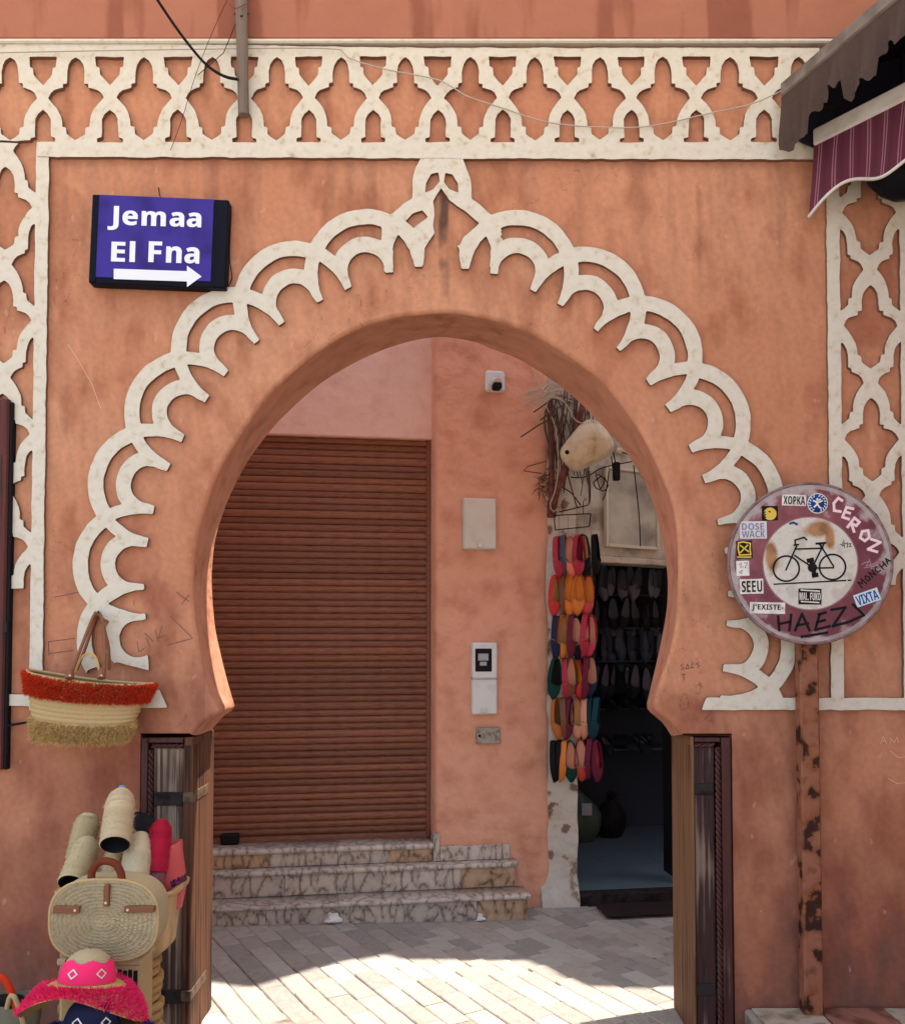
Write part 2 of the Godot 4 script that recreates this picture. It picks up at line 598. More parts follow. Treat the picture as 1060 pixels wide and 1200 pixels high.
func gate():
	var wallmat := StandardMaterial3D.new()
	wallmat.albedo_texture = facade_texture()
	wallmat.roughness = 0.9
	wallmat.metallic_specular = 0.25
	wallmat.cull_mode = BaseMaterial3D.CULL_DISABLED
	mats.facade = wallmat
	wallmat.heightmap_enabled = true
	wallmat.heightmap_texture = noise_tex(0.012, 5, 5, [[0.0, C(0, 0, 0)], [1.0, C(1, 1, 1)]], 1024)
	wallmat.heightmap_scale = 0.6
	var gatething := thing("gate_wall", "pink plastered gate wall with horseshoe arch and white stucco relief", "gate", Vector3.ZERO)
	var LF := [Vector2(226, 862), Vector2(234, 851), Vector2(245, 842), Vector2(257, 836), Vector2(257, 829), Vector2(247, 812), Vector2(240, 790), Vector2(231, 745), Vector2(226.5, 705), Vector2(227, 665), Vector2(233, 622), Vector2(242, 590), Vector2(255.5, 553), Vector2(281, 510), Vector2(316, 462), Vector2(360, 421), Vector2(404, 392), Vector2(452, 374), Vector2(518, 366)]
	var LB := [Vector2(244, 862), Vector2(252, 850), Vector2(262, 839), Vector2(272, 833), Vector2(275, 827), Vector2(267, 800), Vector2(259.5, 770), Vector2(252, 734), Vector2(248.5, 692), Vector2(248.5, 668), Vector2(253, 629), Vector2(267, 586.6), Vector2(286.6, 547), Vector2(303.6, 521.5), Vector2(330, 490), Vector2(370, 453.6), Vector2(404, 431.5), Vector2(442, 412.6), Vector2(483, 399.5), Vector2(518, 395)]
	var RF := [Vector2(564, 371.5), Vector2(607.5, 384), Vector2(651, 407), Vector2(698, 441), Vector2(726, 472), Vector2(755, 514.5), Vector2(775, 557), Vector2(787, 588), Vector2(793, 620), Vector2(795, 660), Vector2(794, 700), Vector2(791, 737), Vector2(784, 767), Vector2(774, 797), Vector2(768, 815), Vector2(765, 828), Vector2(770, 836), Vector2(781, 843), Vector2(790, 851), Vector2(797, 862)]
	var RB := [Vector2(557, 401), Vector2(575, 408.5), Vector2(607.5, 421), Vector2(640, 441), Vector2(670, 463.6), Vector2(704, 497), Vector2(732, 529), Vector2(755, 565.5), Vector2(771, 611), Vector2(780, 660), Vector2(782, 688), Vector2(780, 719), Vector2(772.5, 760), Vector2(763, 801), Vector2(757.5, 824), Vector2(758, 832), Vector2(768, 840), Vector2(777, 848), Vector2(786, 862)]
	var front := even(LF.slice(0, 5), 8) + smooth_path(LF.slice(4) + RF.slice(0, 16), 150).slice(1) + even(RF.slice(15), 8).slice(1)
	var rear := even(LB.slice(0, 5), 8) + smooth_path(LB.slice(4) + RB.slice(0, 15), 150).slice(1) + even(RB.slice(14), 8).slice(1)
	var n := front.size()
	var fp := []
	var bp := []
	for i in n:
		fp.append(V(front[i].x, front[i].y, 0.0))
		bp.append(V(rear[i].x, rear[i].y, -THICK))
	# the edge of the arch is rounded by hand: rings from the face to the back
	var rings := []
	for k in 11:
		var ring := []
		for i in n:
			var t: Vector3 = (fp[mini(i + 1, n - 1)] - fp[maxi(i - 1, 0)]).normalized()
			var out := Vector3(-t.y, t.x, 0)
			var q: Vector3
			if k < 4:
				var a := PI / 2 * k / 3.0
				q = fp[i] + out * 0.014 * (1.0 - sin(a)) + Vector3(0, 0, -0.014 * (1.0 - cos(a)))
			elif k < 10:
				q = fp[i].lerp(bp[i], (k - 3) / 7.0) + Vector3(0, 0, -0.014 * (10 - k) / 7.0)
				q += out * 0.004 * ns(i * 4.0, k * 22.0)
			else:
				q = bp[i]
			ring.append(q)
		rings.append(ring)
	var st := mb()
	var put := func(p: Vector3, smooth: int):
		st.set_smooth_group(smooth if smooth >= 0 else 0xFFFFFFFF)
		st.set_uv(Vector2((p.x + 2.2) / 4.4, (4.2 - p.y) / 4.2))
		st.add_vertex(p)
	var sf := mb()
	for k in range(3, 10):
		for i in n - 1: quad(sf, rings[k][i], rings[k + 1][i], rings[k + 1][i + 1], rings[k][i + 1], 1)
	part("arch_soffit", fin(sf), mats.soffit, gatething)
	for k in 3:
		for i in n - 1:
			for p in [rings[k][i], rings[k + 1][i], rings[k + 1][i + 1], rings[k][i], rings[k + 1][i + 1], rings[k][i + 1]]: put.call(p, 1)
	var xl := V(165, 862).x
	var xr := V(857, 862).x
	var top := 4.15
	for side in 2:
		var z := 0.0 if side == 0 else -THICK
		var edge: Array = rings[0] if side == 0 else bp
		var poly := PackedVector2Array([Vector2(-6, -0.1), Vector2(-6, top), Vector2(6, top), Vector2(6, -0.1), Vector2(xr, -0.1), Vector2(xr, edge[-1].y)])
		for i in range(n - 1, -1, -1): poly.append(Vector2(edge[i].x, edge[i].y))
		poly.append(Vector2(xl, edge[0].y))
		poly.append(Vector2(xl, -0.1))
		var idx := Geometry2D.triangulate_polygon(poly)
		for i in idx.size():
			var j: int = i if side == 1 else i - i % 3 + 2 - i % 3
			put.call(Vector3(poly[idx[j]].x, poly[idx[j]].y, z), -1)
	for q in [[Vector3(-6, top, 0), Vector3(-6, top, -THICK), Vector3(6, top, -THICK), Vector3(6, top, 0)], [Vector3(xl, -0.1, 0), Vector3(xl, fp[0].y, 0), Vector3(xl, fp[0].y, -THICK), Vector3(xl, -0.1, -THICK)],
		[Vector3(xr, -0.1, 0), Vector3(xr, -0.1, -THICK), Vector3(xr, fp[-1].y, -THICK), Vector3(xr, fp[-1].y, 0)],
		[Vector3(xl, fp[0].y, 0), fp[0], bp[0], Vector3(xl, fp[0].y, -THICK)], [fp[-1], Vector3(xr, fp[-1].y, 0), Vector3(xr, fp[-1].y, -THICK), bp[-1]]]:
		for k in [0, 1, 2, 0, 2, 3]: put.call(q[k], -1)
	part("plaster_body", fin(st), wallmat, gatething)
	# the band above the frieze, a coat thicker
	var up := mb()
	var upy := V(0, 50).y
	box(up, Vector3(-6, upy, -0.02), Vector3(6, top - 0.01, 0.022), 0.006)
	part("upper_band", fin(up), mats.upper, gatething)
	var lip := mb()
	box(lip, Vector3(-6, upy - 0.018, -0.02), Vector3(V(1300, 60).x, upy - 0.002, 0.030), 0.005)
	part("cornice_lip", fin(lip), mats.white, gatething)
	# stucco
	plate("stucco_frieze", gatething, Rect2(-60, 48, 1022, 144), 1.1, frieze_field(), -0.01, 0.019)
	plate("scalloped_band", gatething, Rect2(80, 180, 860, 656), 1.6, arch_field(), -0.01, 0.018)
	plate("stucco_strip", gatething, Rect2(-44, 160, 110, 680), 1.6, side_field(false), -0.01, 0.0165)
	plate("stucco_strip", gatething, Rect2(958, 178, 122, 660), 1.6, side_field(true), -0.01, 0.0165)
	plate("base_moulding", gatething, Rect2(-60, 808, 230, 26), 2.0, base_field(), -0.01, 0.0175)
	plate("base_moulding", gatething, Rect2(815, 812, 330, 26), 2.0, base_field(), -0.01, 0.0175)

func door_post(called: String, label: String, right: bool):
	var o := thing(called, label, "door post", Vector3(0.93 if right else -1.05, 0, -0.1), "wooden posts of the gate")
	var top := V(0, 862).y - 0.004
	if right:
		var x0 := 0.868
		var x1 := V(856, 900).x
		part("stile", boxed(Vector3(x0 - 0.006, 0, -0.285), Vector3(x0 + 0.006, top, 0.006), 0.003), mats.wood_pale, o)
		part("board", boxed(Vector3(x0 + 0.008, 0, -0.25), Vector3(x1 - 0.06, top - 0.02, -0.004), 0.004), mats.wood_dark, o)
		part("board", boxed(Vector3(x1 - 0.037, 0, -0.25), Vector3(x1 - 0.004, top - 0.003, 0.012), 0.003), mats.wood_maroon, o)
		part("lintel_strip", boxed(Vector3(x0 + 0.008, top - 0.019, -0.2), Vector3(x1 - 0.04, top - 0.003, 0.010), 0.003), mats.wood_maroon, o)
		rope(o, Vector3(x1 - 0.048, 0.02, 0.002), Vector3(x1 - 0.048, top - 0.04, 0.002), 0.011, mats.wood_maroon)
		rope(o, Vector3(x0 + 0.012, top - 0.030, 0.002), Vector3(x1 - 0.062, top - 0.030, 0.002), 0.009, mats.wood_maroon)
		for y in [V(0, 925).y, V(0, 1160).y]:
			part("iron_strap", boxed(Vector3(x0 + 0.007, y - 0.02, -0.05), Vector3(x1 - 0.066, y + 0.022, 0.003), 0.002), mats.iron, o)
	else:
		var x0 := V(165, 900).x
		var x1 := -0.967
		part("board", boxed(Vector3(x0 + 0.004, 0, -0.25), Vector3(x0 + 0.028, top - 0.003, 0.010), 0.003), mats.wood_maroon, o)
		part("board", boxed(Vector3(x0 + 0.046, 0, -0.25), Vector3(x1 - 0.008, top - 0.03, -0.004), 0.004), mats.wood_white, o)
		part("stile", boxed(Vector3(x1 - 0.006, 0, -0.287), Vector3(x1 + 0.028, top - 0.002, 0.006), 0.005), mats.wood_brown, o)
		part("lintel_strip", boxed(Vector3(x0 + 0.029, top - 0.022, -0.2), Vector3(x1 - 0.007, top - 0.003, 0.010), 0.003), mats.wood_maroon, o)
		rope(o, Vector3(x0 + 0.038, 0.02, 0.001), Vector3(x0 + 0.038, top - 0.05, 0.001), 0.010, mats.wood_maroon)
		rope(o, Vector3(x0 + 0.04, top - 0.034, 0.001), Vector3(x1 - 0.01, top - 0.034, 0.001), 0.009, mats.wood_maroon)
		for y in [V(0, 936).y, V(0, 1168).y]:
			var s := part("iron_strap", boxed(Vector3(x0 + 0.050, y - 0.024, -0.03), Vector3(x1 - 0.007, y + 0.024, 0.004), 0.002), mats.iron, o)
			part("strap_return", boxed(Vector3(x1 - 0.0065, y - 0.014, -0.20), Vector3(x1 + 0.0305, y + 0.024, 0.0085), 0.002), mats.iron_worn, s)

func rope(o: Node3D, a: Vector3, b: Vector3, r: float, m: Material):      # a carved twist
	var st := mb()
	var dir := (b - a).normalized()
	var side := dir.cross(Vector3(0, 0, 1))
	for k in 2:
		var pts := []
		var len_ := a.distance_to(b)
		var count := int(len_ / 0.007)
		for i in count + 1:
			var t := float(i) / count
			var ang := t * len_ / 0.045 * TAU + PI * k
			pts.append(a.lerp(b, t) + (side * cos(ang) + Vector3(0, 0, 1) * sin(ang)) * r * 0.5)
		tube(st, pts, r * 0.62, 5)
	part("rope_carving", fin(st), m, o)

# ---------------------------------------------------------------- the alley
func alley():
	var m := 0.152
	var al := func(px: float, py: float, c := 0.0): return L(px, py, c).x
	var roof := 6.0
	var o := thing("alley_building", "pink alley building behind the arch with brown roller shutter", "building", back.origin)
	var p := mats.pink as Material
	var a_sh: float = al.call(504.0, 740.0, -0.13)
	var a_wall: float = al.call(513.0, 740.0, 0.0)
	var a_end: float = al.call(641.0, 760.0, 0.0)
	var lint: float = L(400, 511.5, -0.10).y
	part("wall_above_shutter", boxed(Vector3(-5, lint, -0.6), Vector3(a_wall - 0.002, roof, -0.10), 0.006, back), p, o)
	part("wall", boxed(Vector3(-5, -0.2, -0.6), Vector3(-1.95, lint - 0.002, -0.02), 0.006, back), p, o)
	# the pier between the shutter and the shop, its corners worn round
	var outline := PackedVector2Array()
	for q in [Vector2(a_sh, -0.62), Vector2(a_sh, -0.13), Vector2(a_wall - 0.012, -0.015), Vector2(a_wall - 0.004, -0.004), Vector2(a_wall + 0.012, 0.0), Vector2((a_wall + a_end) / 2.0, 0.004), Vector2(a_end - 0.02, 0.002), Vector2(a_end + 0.004, -0.012), Vector2(a_end + 0.01, -0.05), Vector2(a_end + 0.01, -0.62)]:
		outline.append(q)
	var st := mb()
	var rows := 46
	var at := func(i: int, k: int):
		var y := -0.2 + (roof - 0.02 + 0.2) * k / rows
		var q := outline[i]
		var bulge := 0.010 * ns(q.x * 260.0 + 40.0, y * 190.0) + (0.016 * ns(y * 420.0, q.x * 30.0) if i >= 6 and i <= 8 else 0.0)
		return back * Vector3(q.x + (bulge if i >= 6 else 0.0), y, q.y + bulge)
	# walk the front finely enough to be uneven
	var fine := PackedVector2Array()
	for i in outline.size() - 1:
		var cuts := 8 if i in [4, 5] else 1
		for k in cuts: fine.append(outline[i].lerp(outline[i + 1], float(k) / cuts))
	fine.append(outline[-1])
	var wob := func(q: Vector2, y: float):
		var near_end := clampf((q.x - a_end + 0.06) / 0.06, 0, 1)
		var d := 0.008 * ns(q.x * 300.0 + 40.0, y * 200.0) + 0.003 * ns(q.x * 1400.0, y * 1200.0)
		return back * Vector3(q.x + near_end * (0.014 * ns(y * 330.0, 9.0) + 0.006 * ns(y * 1100.0, 3.0)), y, q.y + (d if q.y > -0.12 and q.x > a_wall - 0.02 else 0.0))
	var rows2 := 90
	for k in rows2:
		var y0 := -0.2 + (roof + 0.18) * pow(float(k) / rows2, 1.3)
		var y1 := -0.2 + (roof + 0.18) * pow(float(k + 1) / rows2, 1.3)
		for i in fine.size() - 1:
			quad(st, wob.call(fine[i], y0), wob.call(fine[i], y1), wob.call(fine[i + 1], y1), wob.call(fine[i + 1], y0), 1)
	part("pier", fin(st), mats.pier, o)
	# the roofline that shades the paving
	part("upper_wall", boxed(Vector3(a_end + 0.0, 3.1, -0.6), Vector3(6, roof, -0.16), 0.0, back), p, o)
	# unseen cloth added over the alley: its front is cut to the sun patch
	var reach := 5.9 / SUN.y
	var added_cloth_edge := PackedVector2Array([Vector2(-4, -1.72), Vector2(-4, -1.27), Vector2(-0.2, -1.28)])
	for q in [[236, 1150], [300, 1156], [345, 1142], [400, 1125], [455, 1115], [475, 1121], [560, 1121], [620, 1120], [645, 1130], [660, 1140], [690, 1155], [740, 1157], [790, 1157]]:
		var g := G(q[0], q[1]) + SUN * reach
		added_cloth_edge.append(Vector2(g.x, g.z))
	for q in [Vector2(3.9, -1.2), Vector2(5.2, -1.2), Vector2(7, -1.25), Vector2(7, -2.9)]: added_cloth_edge.append(q)
	var added_cover := thing("added_shade_cloth", "added unseen shade cloth over the alley that shapes the sun patch", "shade cloth", Vector3(0, 5.9, -1.7))
	part("cloth", prismed(added_cloth_edge, -5.93, -5.9, Transform3D(Basis(Vector3(1, 0, 0), Vector3(0, 0, 1), Vector3(0, -1, 0)), Vector3.ZERO)), mats.added_cloth, added_cover)
	# roller shutter
	var sh := Node3D.new()
	sh.name = "roller_shutter"
	o.add_child(sh)
	part("back_plate", boxed(Vector3(a_sh - 1.98, 0.33, -0.20), Vector3(a_sh - 0.002, lint + 0.1, -0.149), 0.0, back), mats.shutter[2], sh)
	var y := 0.33 - 0.005
	var slat_w := [mb(), mb()]
	for v in 2:
		var h := 0.0365
		var prof := []
		for k in 7:
			var t := k / 6.0
			prof.append(Vector2(0.0085 * sqrt(maxf(0.0, 1.0 - pow(2.0 * t - 1.0, 2))) + (0.0 if v == 0 else 0.0015), t * h * 0.93))
		prof.append(Vector2(-0.004, h * 0.95))
		prof.append(Vector2(-0.004, h * 1.01))
		for k in prof.size() - 1:
			quad(slat_w[v], Vector3(-0.99, prof[k].y, prof[k].x), Vector3(-0.99, prof[k + 1].y, prof[k + 1].x), Vector3(0.99, prof[k + 1].y, prof[k + 1].x), Vector3(0.99, prof[k].y, prof[k].x), 1)
	var meshes := [fin(slat_w[0]).commit(), fin(slat_w[1]).commit()]
	var kk := 0
	while y < lint + 0.03:
		var s := part("slat", meshes[kk % 2], mats.shutter[rng.randi() % 5], sh, true)
		var step := 0.0365 if kk % 4 != 3 else 0.0425
		s.transform = o.transform.affine_inverse() * back * Transform3D(Basis.IDENTITY.scaled(Vector3(1, 1.0 if step < 0.04 else 1.16, 1)), Vector3(a_sh - 0.99 + 0.004, y, -0.142 + rng.randf_range(-0.0012, 0.0012))) * Transform3D(Basis(Vector3(0, 0, 1), rng.randfn(0, 0.0006)), Vector3.ZERO)
		y += step
		kk += 1
	part("bottom_rail", boxed(Vector3(a_sh - 1.98, 0.322, -0.15), Vector3(a_sh - 0.001, 0.345, -0.125), 0.003, back), mats.shutter[1], sh)
	var lk: Vector3 = L(270, 980, -0.11)
	var lock := part("lock_box", boxed(Vector3(lk.x - 0.048, 0.332, -0.128), Vector3(lk.x + 0.048, 0.385, -0.085), 0.006, back), mats.black, sh)
	part("guide_rail", boxed(Vector3(a_sh - 0.022, 0.326, -0.150), Vector3(a_sh - 0.0005, lint, -0.118), 0.003, back), mats.shutter[2], sh)
	part("lock_rim", boxed(Vector3(-1.98 + a_sh, 0.3215, -0.1505), Vector3(a_sh - 0.002, 0.3245, -0.122), 0.0, back), mats.iron, sh)

	# marble steps
	var sx := -2.0
	var steps := thing("marble_steps", "three grey veined marble steps up to the brown roller shutter", "steps", back * Vector3(-0.6, -0.05, 0.1))
	var dims := [[0.225, -0.08, 0.068, 0.0905, L(617, 1077, 0.21).x, 0.07], [0.075, 0.0905, 0.198, 0.226, L(604, 1012, 0.09).x, -0.03], [0.012, 0.226, 0.296, 0.326, a_wall - 0.03, -0.14]]
	for i in 3:
		var d: Array = dims[i]
		var end: float = d[4]
		# riser tiles
		var x := end
		var k := 0
		while x > sx:
			var w: float = [0.27, 0.36, 0.30, 0.42, 0.24][(k + i * 2) % 5]
			var warm: bool = (i == 0 and k < 1) or (i == 1 and k < 1) or (i == 2 and k in [0, 3])
			part("riser_tile", boxed(Vector3(maxf(x - w, sx) + 0.0006, d[1] + 0.001, d[0] - 0.04), Vector3(x - 0.0006, d[2] - 0.001, d[0] + 0.0015 * (k % 2)), 0.0015, back), mats.marble_warm if warm else mats.marble[(k + i) % 2], steps)
			x -= w
			k += 1
		# the tread, its nose rounded
		var tr := mb()
		var pf := []
		var th: float = d[3] - d[2]
		for q in 7:
			var an := -PI / 2 + PI * q / 6.0
			pf.append(Vector2(d[0] + 0.022 - th * 0.32 + th * 0.32 * cos(an), d[2] + th / 2 + th / 2 * sin(an)))
		pf.insert(0, Vector2(d[5], d[2]))
		pf.append(Vector2(d[5], d[3]))
		var xs := [sx, -1.35, -0.62, end + (0.012 if i < 2 else 0.0)]
		for c in 3:
			var t := mb()
			var loop := PackedVector2Array()
			for q in pf: loop.append(q)
			var turn := back * Transform3D(Basis(Vector3(0, 0, 1), Vector3(0, 1, 0), Vector3(-1, 0, 0)), Vector3(0, 0, 0))
			prism(t, loop, -(xs[c] + 0.0007), -(xs[c + 1] - 0.0007), turn, 2)
			part("tread", fin(t), mats.marble[c % 2], steps)
		part("core", boxed(Vector3(sx, -0.1, -0.14), Vector3(end - 0.004, d[2] - 0.002, d[0] - 0.041), 0.0, back), mats.concrete, steps)
	part("skirting", boxed(Vector3(a_wall + 0.008, 0.2265, 0.001), Vector3(L(597, 1000, 0.02).x, 0.305, 0.024), 0.003, back), mats.marble[0], steps)
	part("skirting", boxed(Vector3(a_wall - 0.028, 0.2262, -0.09), Vector3(a_wall + 0.0065, 0.375, 0.028), 0.003, back), mats.marble[1], steps)

	# white painted pier of the shop
	var wp := thing("white_pier", "flaking whitewashed pier end behind the hanging slippers", "pier", back * Vector3(a_end + 0.08, 0, -0.1))
	var a_w: float = al.call(676.0, 900.0, -0.01)
	var ws := mb()
	sheet(ws, func(u, v):
		var yy: float = -0.15 + 2.6 * v
		var xx := lerpf(a_end - 0.04, a_w, u)
		var edge := 0.012 * ns(yy * 300.0, 77.0)
		return back * Vector3(xx + edge * u, yy, -0.014 + 0.006 * ns(xx * 500.0, yy * 300.0) + (0.05 * clampf((0.12 - yy) / 0.2, 0, 1))), 8, 40)
	sheet(ws, func(u, v):
		var yy: float = -0.15 + 2.6 * v
		return back * Vector3(a_w + 0.012 * ns(yy * 300.0, 77.0), yy, lerpf(-0.014 + 0.05 * clampf((0.12 - yy) / 0.2, 0, 1), -0.5, u)), 2, 40)
	part("whitewash", fin(ws), mats.whitewash, wp)

	part("upper_end", boxed(Vector3(a_end - 0.03, 2.40, -0.5), Vector3(a_w + 0.02, roof - 0.01, -0.035), 0.01, back), mats.cream, wp)
	shop(a_w)

func shop(a_w: float):
	# the cream wall over the shop's door turns away
	var hinge := Vector3(a_w - 0.06, 0, -0.10)
	var turn := back * Transform3D(Basis(Vector3.UP, deg_to_rad(24)), hinge)
	var o := thing("shop_front", "dim shoe shop with cream wall above its open doorway", "shop", back * Vector3(a_w + 0.5, 0, -0.3))
	var low := V(730, 657, (turn * Vector3(0.25, 0, 0)).z).y
	part("cream_wall", boxed(Vector3(0, low + 0.03, -0.12), Vector3(3.2, 3.2, 0), 0.004, turn), mats.cream, o)
	part("ledge", boxed(Vector3(0.0, low - 0.012, -0.12), Vector3(3.2, low + 0.028, 0.035), 0.006, turn), mats.cream, o)
	# a framed panel
	var pf := part("wall_panel", boxed(Vector3(0.33, low + 0.09, 0.002), Vector3(0.75, low + 0.56, 0.016), 0.003, turn), mats.panel, o)
	for b in [[0.32, 0.085, 0.34, 0.57], [0.74, 0.085, 0.76, 0.57], [0.342, 0.085, 0.738, 0.105], [0.342, 0.55, 0.738, 0.57]]:
		part("frame", boxed(Vector3(b[0], low + b[1], 0.0), Vector3(b[2], low + b[3], 0.028), 0.003, turn), mats.cream_trim, pf)
	# the room
	var far := -1.75
	var x1 := a_w + 2.0
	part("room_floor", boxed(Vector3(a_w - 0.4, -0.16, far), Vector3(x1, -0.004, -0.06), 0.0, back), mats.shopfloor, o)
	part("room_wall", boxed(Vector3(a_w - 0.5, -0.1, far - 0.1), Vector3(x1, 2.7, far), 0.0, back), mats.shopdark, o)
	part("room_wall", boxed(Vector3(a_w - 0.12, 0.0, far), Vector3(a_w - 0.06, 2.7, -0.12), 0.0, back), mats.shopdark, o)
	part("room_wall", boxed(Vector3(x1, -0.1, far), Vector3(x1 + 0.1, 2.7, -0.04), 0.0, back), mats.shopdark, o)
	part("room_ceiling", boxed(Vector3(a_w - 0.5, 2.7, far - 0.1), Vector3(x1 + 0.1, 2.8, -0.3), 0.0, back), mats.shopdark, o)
	part("door_sill", boxed(Vector3(a_w + 0.005, -0.16, -0.065), Vector3(x1, 0.012, 0.02), 0.004, back), mats.iron, o)
	# the half open door leaf, seen edge on at the right
	part("door_leaf", boxed(Vector3(L(779, 900, -0.3).x, 0.03, -0.34), Vector3(L(784, 900, -0.3).x, low - 0.03, -0.18), 0.003, back), mats.black, o)
	for y in [0.62, 0.92, 1.2, 1.47]:
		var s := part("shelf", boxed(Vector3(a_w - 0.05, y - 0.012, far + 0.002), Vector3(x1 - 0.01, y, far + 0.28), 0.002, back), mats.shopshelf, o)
	var mat_ := thing("door_mat", "dark worn door mat on the paving before the shoe shop", "mat", back * Vector3(a_w + 0.4, -0.045, 0.16))
	part("mat_body", boxed(Vector3(-0.32, 0.0, -0.11), Vector3(0.45, 0.012, 0.10), 0.004, mat_.transform * Transform3D(back.basis, Vector3.ZERO)), mats.mat, mat_)
	# shoes on the shelves and hanging in rows
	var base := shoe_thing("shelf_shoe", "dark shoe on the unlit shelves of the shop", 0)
	base.set_meta("group", "dark shoes in the unlit shop")
	var row_words := ["dark shoe lying on the lowest shelf of the unlit shop", "dark shoe lying on the second shelf of the unlit shop", "dark shoe lying on the third shelf of the unlit shop", "dark shoe lying on the top shelf of the unlit shop",
		"dark shoe hanging in the topmost row of the unlit shop, under its lintel", "dark shoe hanging in the second hanging row of the unlit shop", "dark shoe hanging in the middle hanging row of the unlit shop", "dark shoe hanging in the lowest hanging row of the unlit shop"]
	var n := 0
	for row in 8:
		for i in 15:
			var x: float = a_w - 0.02 + i * 0.074 + (row % 2) * 0.03 + rng.randf_range(-0.014, 0.014)
			var t: Node3D = base if n == 0 else base.duplicate()
			if n > 0:
				t.name = numbered("shelf_shoe", self)
				add_child(t)
			t.set_meta("label", row_words[row])
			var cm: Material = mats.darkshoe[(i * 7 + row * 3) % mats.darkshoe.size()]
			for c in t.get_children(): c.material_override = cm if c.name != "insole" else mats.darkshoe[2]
			var b := Basis(Vector3.UP, rng.randf_range(-0.9, 0.9)) * Basis(Vector3(0, 0, 1), rng.randf_range(-0.2, 0.2))
			var yy: float
			if row < 4:      # lying on a shelf, toe out
				b = b * Basis(Vector3.RIGHT, -PI / 2 + 0.45)
				yy = [0.62, 0.92, 1.2, 1.47][row] + 0.075
				t.transform = back * Transform3D(b, Vector3(x, yy, far + 0.22))
			else:
				yy = [1.92, 1.70, 1.46, 1.22][row - 4] + 0.02
				t.transform = back * Transform3D(b.scaled(Vector3.ONE * rng.randf_range(0.85, 1.12)), Vector3(x, yy + rng.randf_range(-0.02, 0.015), far + 0.40 + rng.randf_range(-0.03, 0.05)))
			n += 1
	# rails that carry the hanging rows
	for y in [1.94, 1.72, 1.48, 1.24]:
		part("hanging_rail", tubed([back * Vector3(a_w - 0.06, y + 0.025, far + 0.39), back * Vector3(x1 + 0.01, y + 0.025, far + 0.39)], 0.008, 6), mats.shopshelf, o)
	# bags on the floor
	bag_of_goods(back * Vector3(a_w + 0.40, 0.0, far + 0.42), 0.17, 0.36, mats.bag_green, "green plastic bag with a white label inside the shoe shop", true)
	bag_of_goods(back * Vector3(a_w + 0.15, 0.0, far + 0.36), 0.14, 0.34, mats.bag_grey, "crumpled grey sack on the shoe shop's blue floor", false)
	bag_of_goods(back * Vector3(a_w - 0.02, 0.0, far + 0.45), 0.13, 0.40, mats.bag_navy, "navy sack in the shoe shop's corner by the pier", false)
	bag_of_goods(back * Vector3(a_w + 0.66, 0.0, far + 0.34), 0.13, 0.30, mats.bag_black, "black sack on the shop floor beside the door leaf", false)

func bag_of_goods(at: Vector3, r: float, h: float, m: Material, label: String, tagged: bool):
	var o := thing("goods_bag", label, "bag", at)
	var st := mb()
	sheet(st, func(u, v):
		var a: float = u * TAU
		var rr: float = r * (sin(PI * clampf(v * 0.88 + 0.12, 0, 1)) * 0.75 + 0.25 * (1.0 - v)) * (1.0 + 0.22 * ns(cos(a) * 60.0 + at.x * 300.0, sin(a) * 60.0 + v * 130.0))
		return at + Vector3(rr * cos(a), v * h, rr * sin(a) * 0.7), 30, 16)
	part("sack", fin(st), m, o)
	if tagged: part("paper_label", boxed(at + Vector3(0.005, h * 0.55, r * 0.66), at + Vector3(0.075, h * 0.78, r * 0.67), 0.0005), mats.dimwhite, o)
	else: part("gathered_neck", tubed([at + Vector3(0, h * 0.9, 0), at + Vector3(0.01, h * 1.04, 0.01)], [r * 0.2, r * 0.3], 8), m, o)

func shoe_meshes() -> Array:
	var half := func(t: float): return 0.043 * pow(maxf(sin(PI * clampf(t * 0.94 + 0.03, 0, 1)), 0.0), 0.45) * (0.78 + 0.30 * t) * (1.0 - 0.5 * pow(clampf((t - 0.7) / 0.3, 0, 1), 1.6))
	var sole := mb()
	var poly := PackedVector2Array()
	for i in 13: poly.append(Vector2(half.call(i / 12.0), -0.23 * i / 12.0))
	for i in range(12, -1, -1): poly.append(Vector2(-half.call(i / 12.0), -0.23 * i / 12.0))
	prism(sole, poly, 0.0, 0.008)
	var inn := mb()
	var poly2 := PackedVector2Array()
	for q in poly: poly2.append(Vector2(q.x * 0.88, -0.115 + (q.y + 0.115) * 0.95))
	prism(inn, poly2, 0.0085, 0.011)
	var vamp := mb()
	sheet(vamp, func(u, v):
		var s: float = u * 2.0 - 1.0
		var t0 := 0.52 + 0.13 * (1.0 - s * s)
		var t: float = lerpf(t0, 1.0, v)
		var w: float = half.call(t) * 1.06
		return Vector3(s * w, -0.233 * t, 0.004 + 0.036 * sqrt(maxf(0.0, 1.0 - pow(absf(s), 2.4))) * pow(maxf(1.0 - pow(v, 2.2), 0.0), 0.5)), 12, 8)
	var pip := mb()
	var line := []
	for i in 13:
		var q: float = i / 6.0 - 1.0
		var t: float = 0.52 + 0.13 * (1.0 - q * q)
		line.append(Vector3(q * half.call(t) * 1.06, -0.233 * t, 0.0055 + 0.036 * sqrt(maxf(0.0, 1.0 - pow(absf(q), 2.4)))))
	tube(pip, line, 0.0026, 5)
	var heel := mb()
	sheet(heel, func(u, v):
		var s: float = u * 2.0 - 1.0      # round the heel from one side to the other
		var t: float = absf(s) * 0.62
		var w: float = half.call(t) * 1.05 * signf(s) if absf(s) > 0.001 else 0.0
		return Vector3(w * (1.0 - 0.12 * v), -0.232 * t + 0.006 * (1.0 - absf(s)), 0.002 + v * 0.030), 20, 2)
	return [fin(sole).commit(), fin(inn).commit(), fin(vamp).commit(), fin(heel).commit(), fin(pip).commit()]

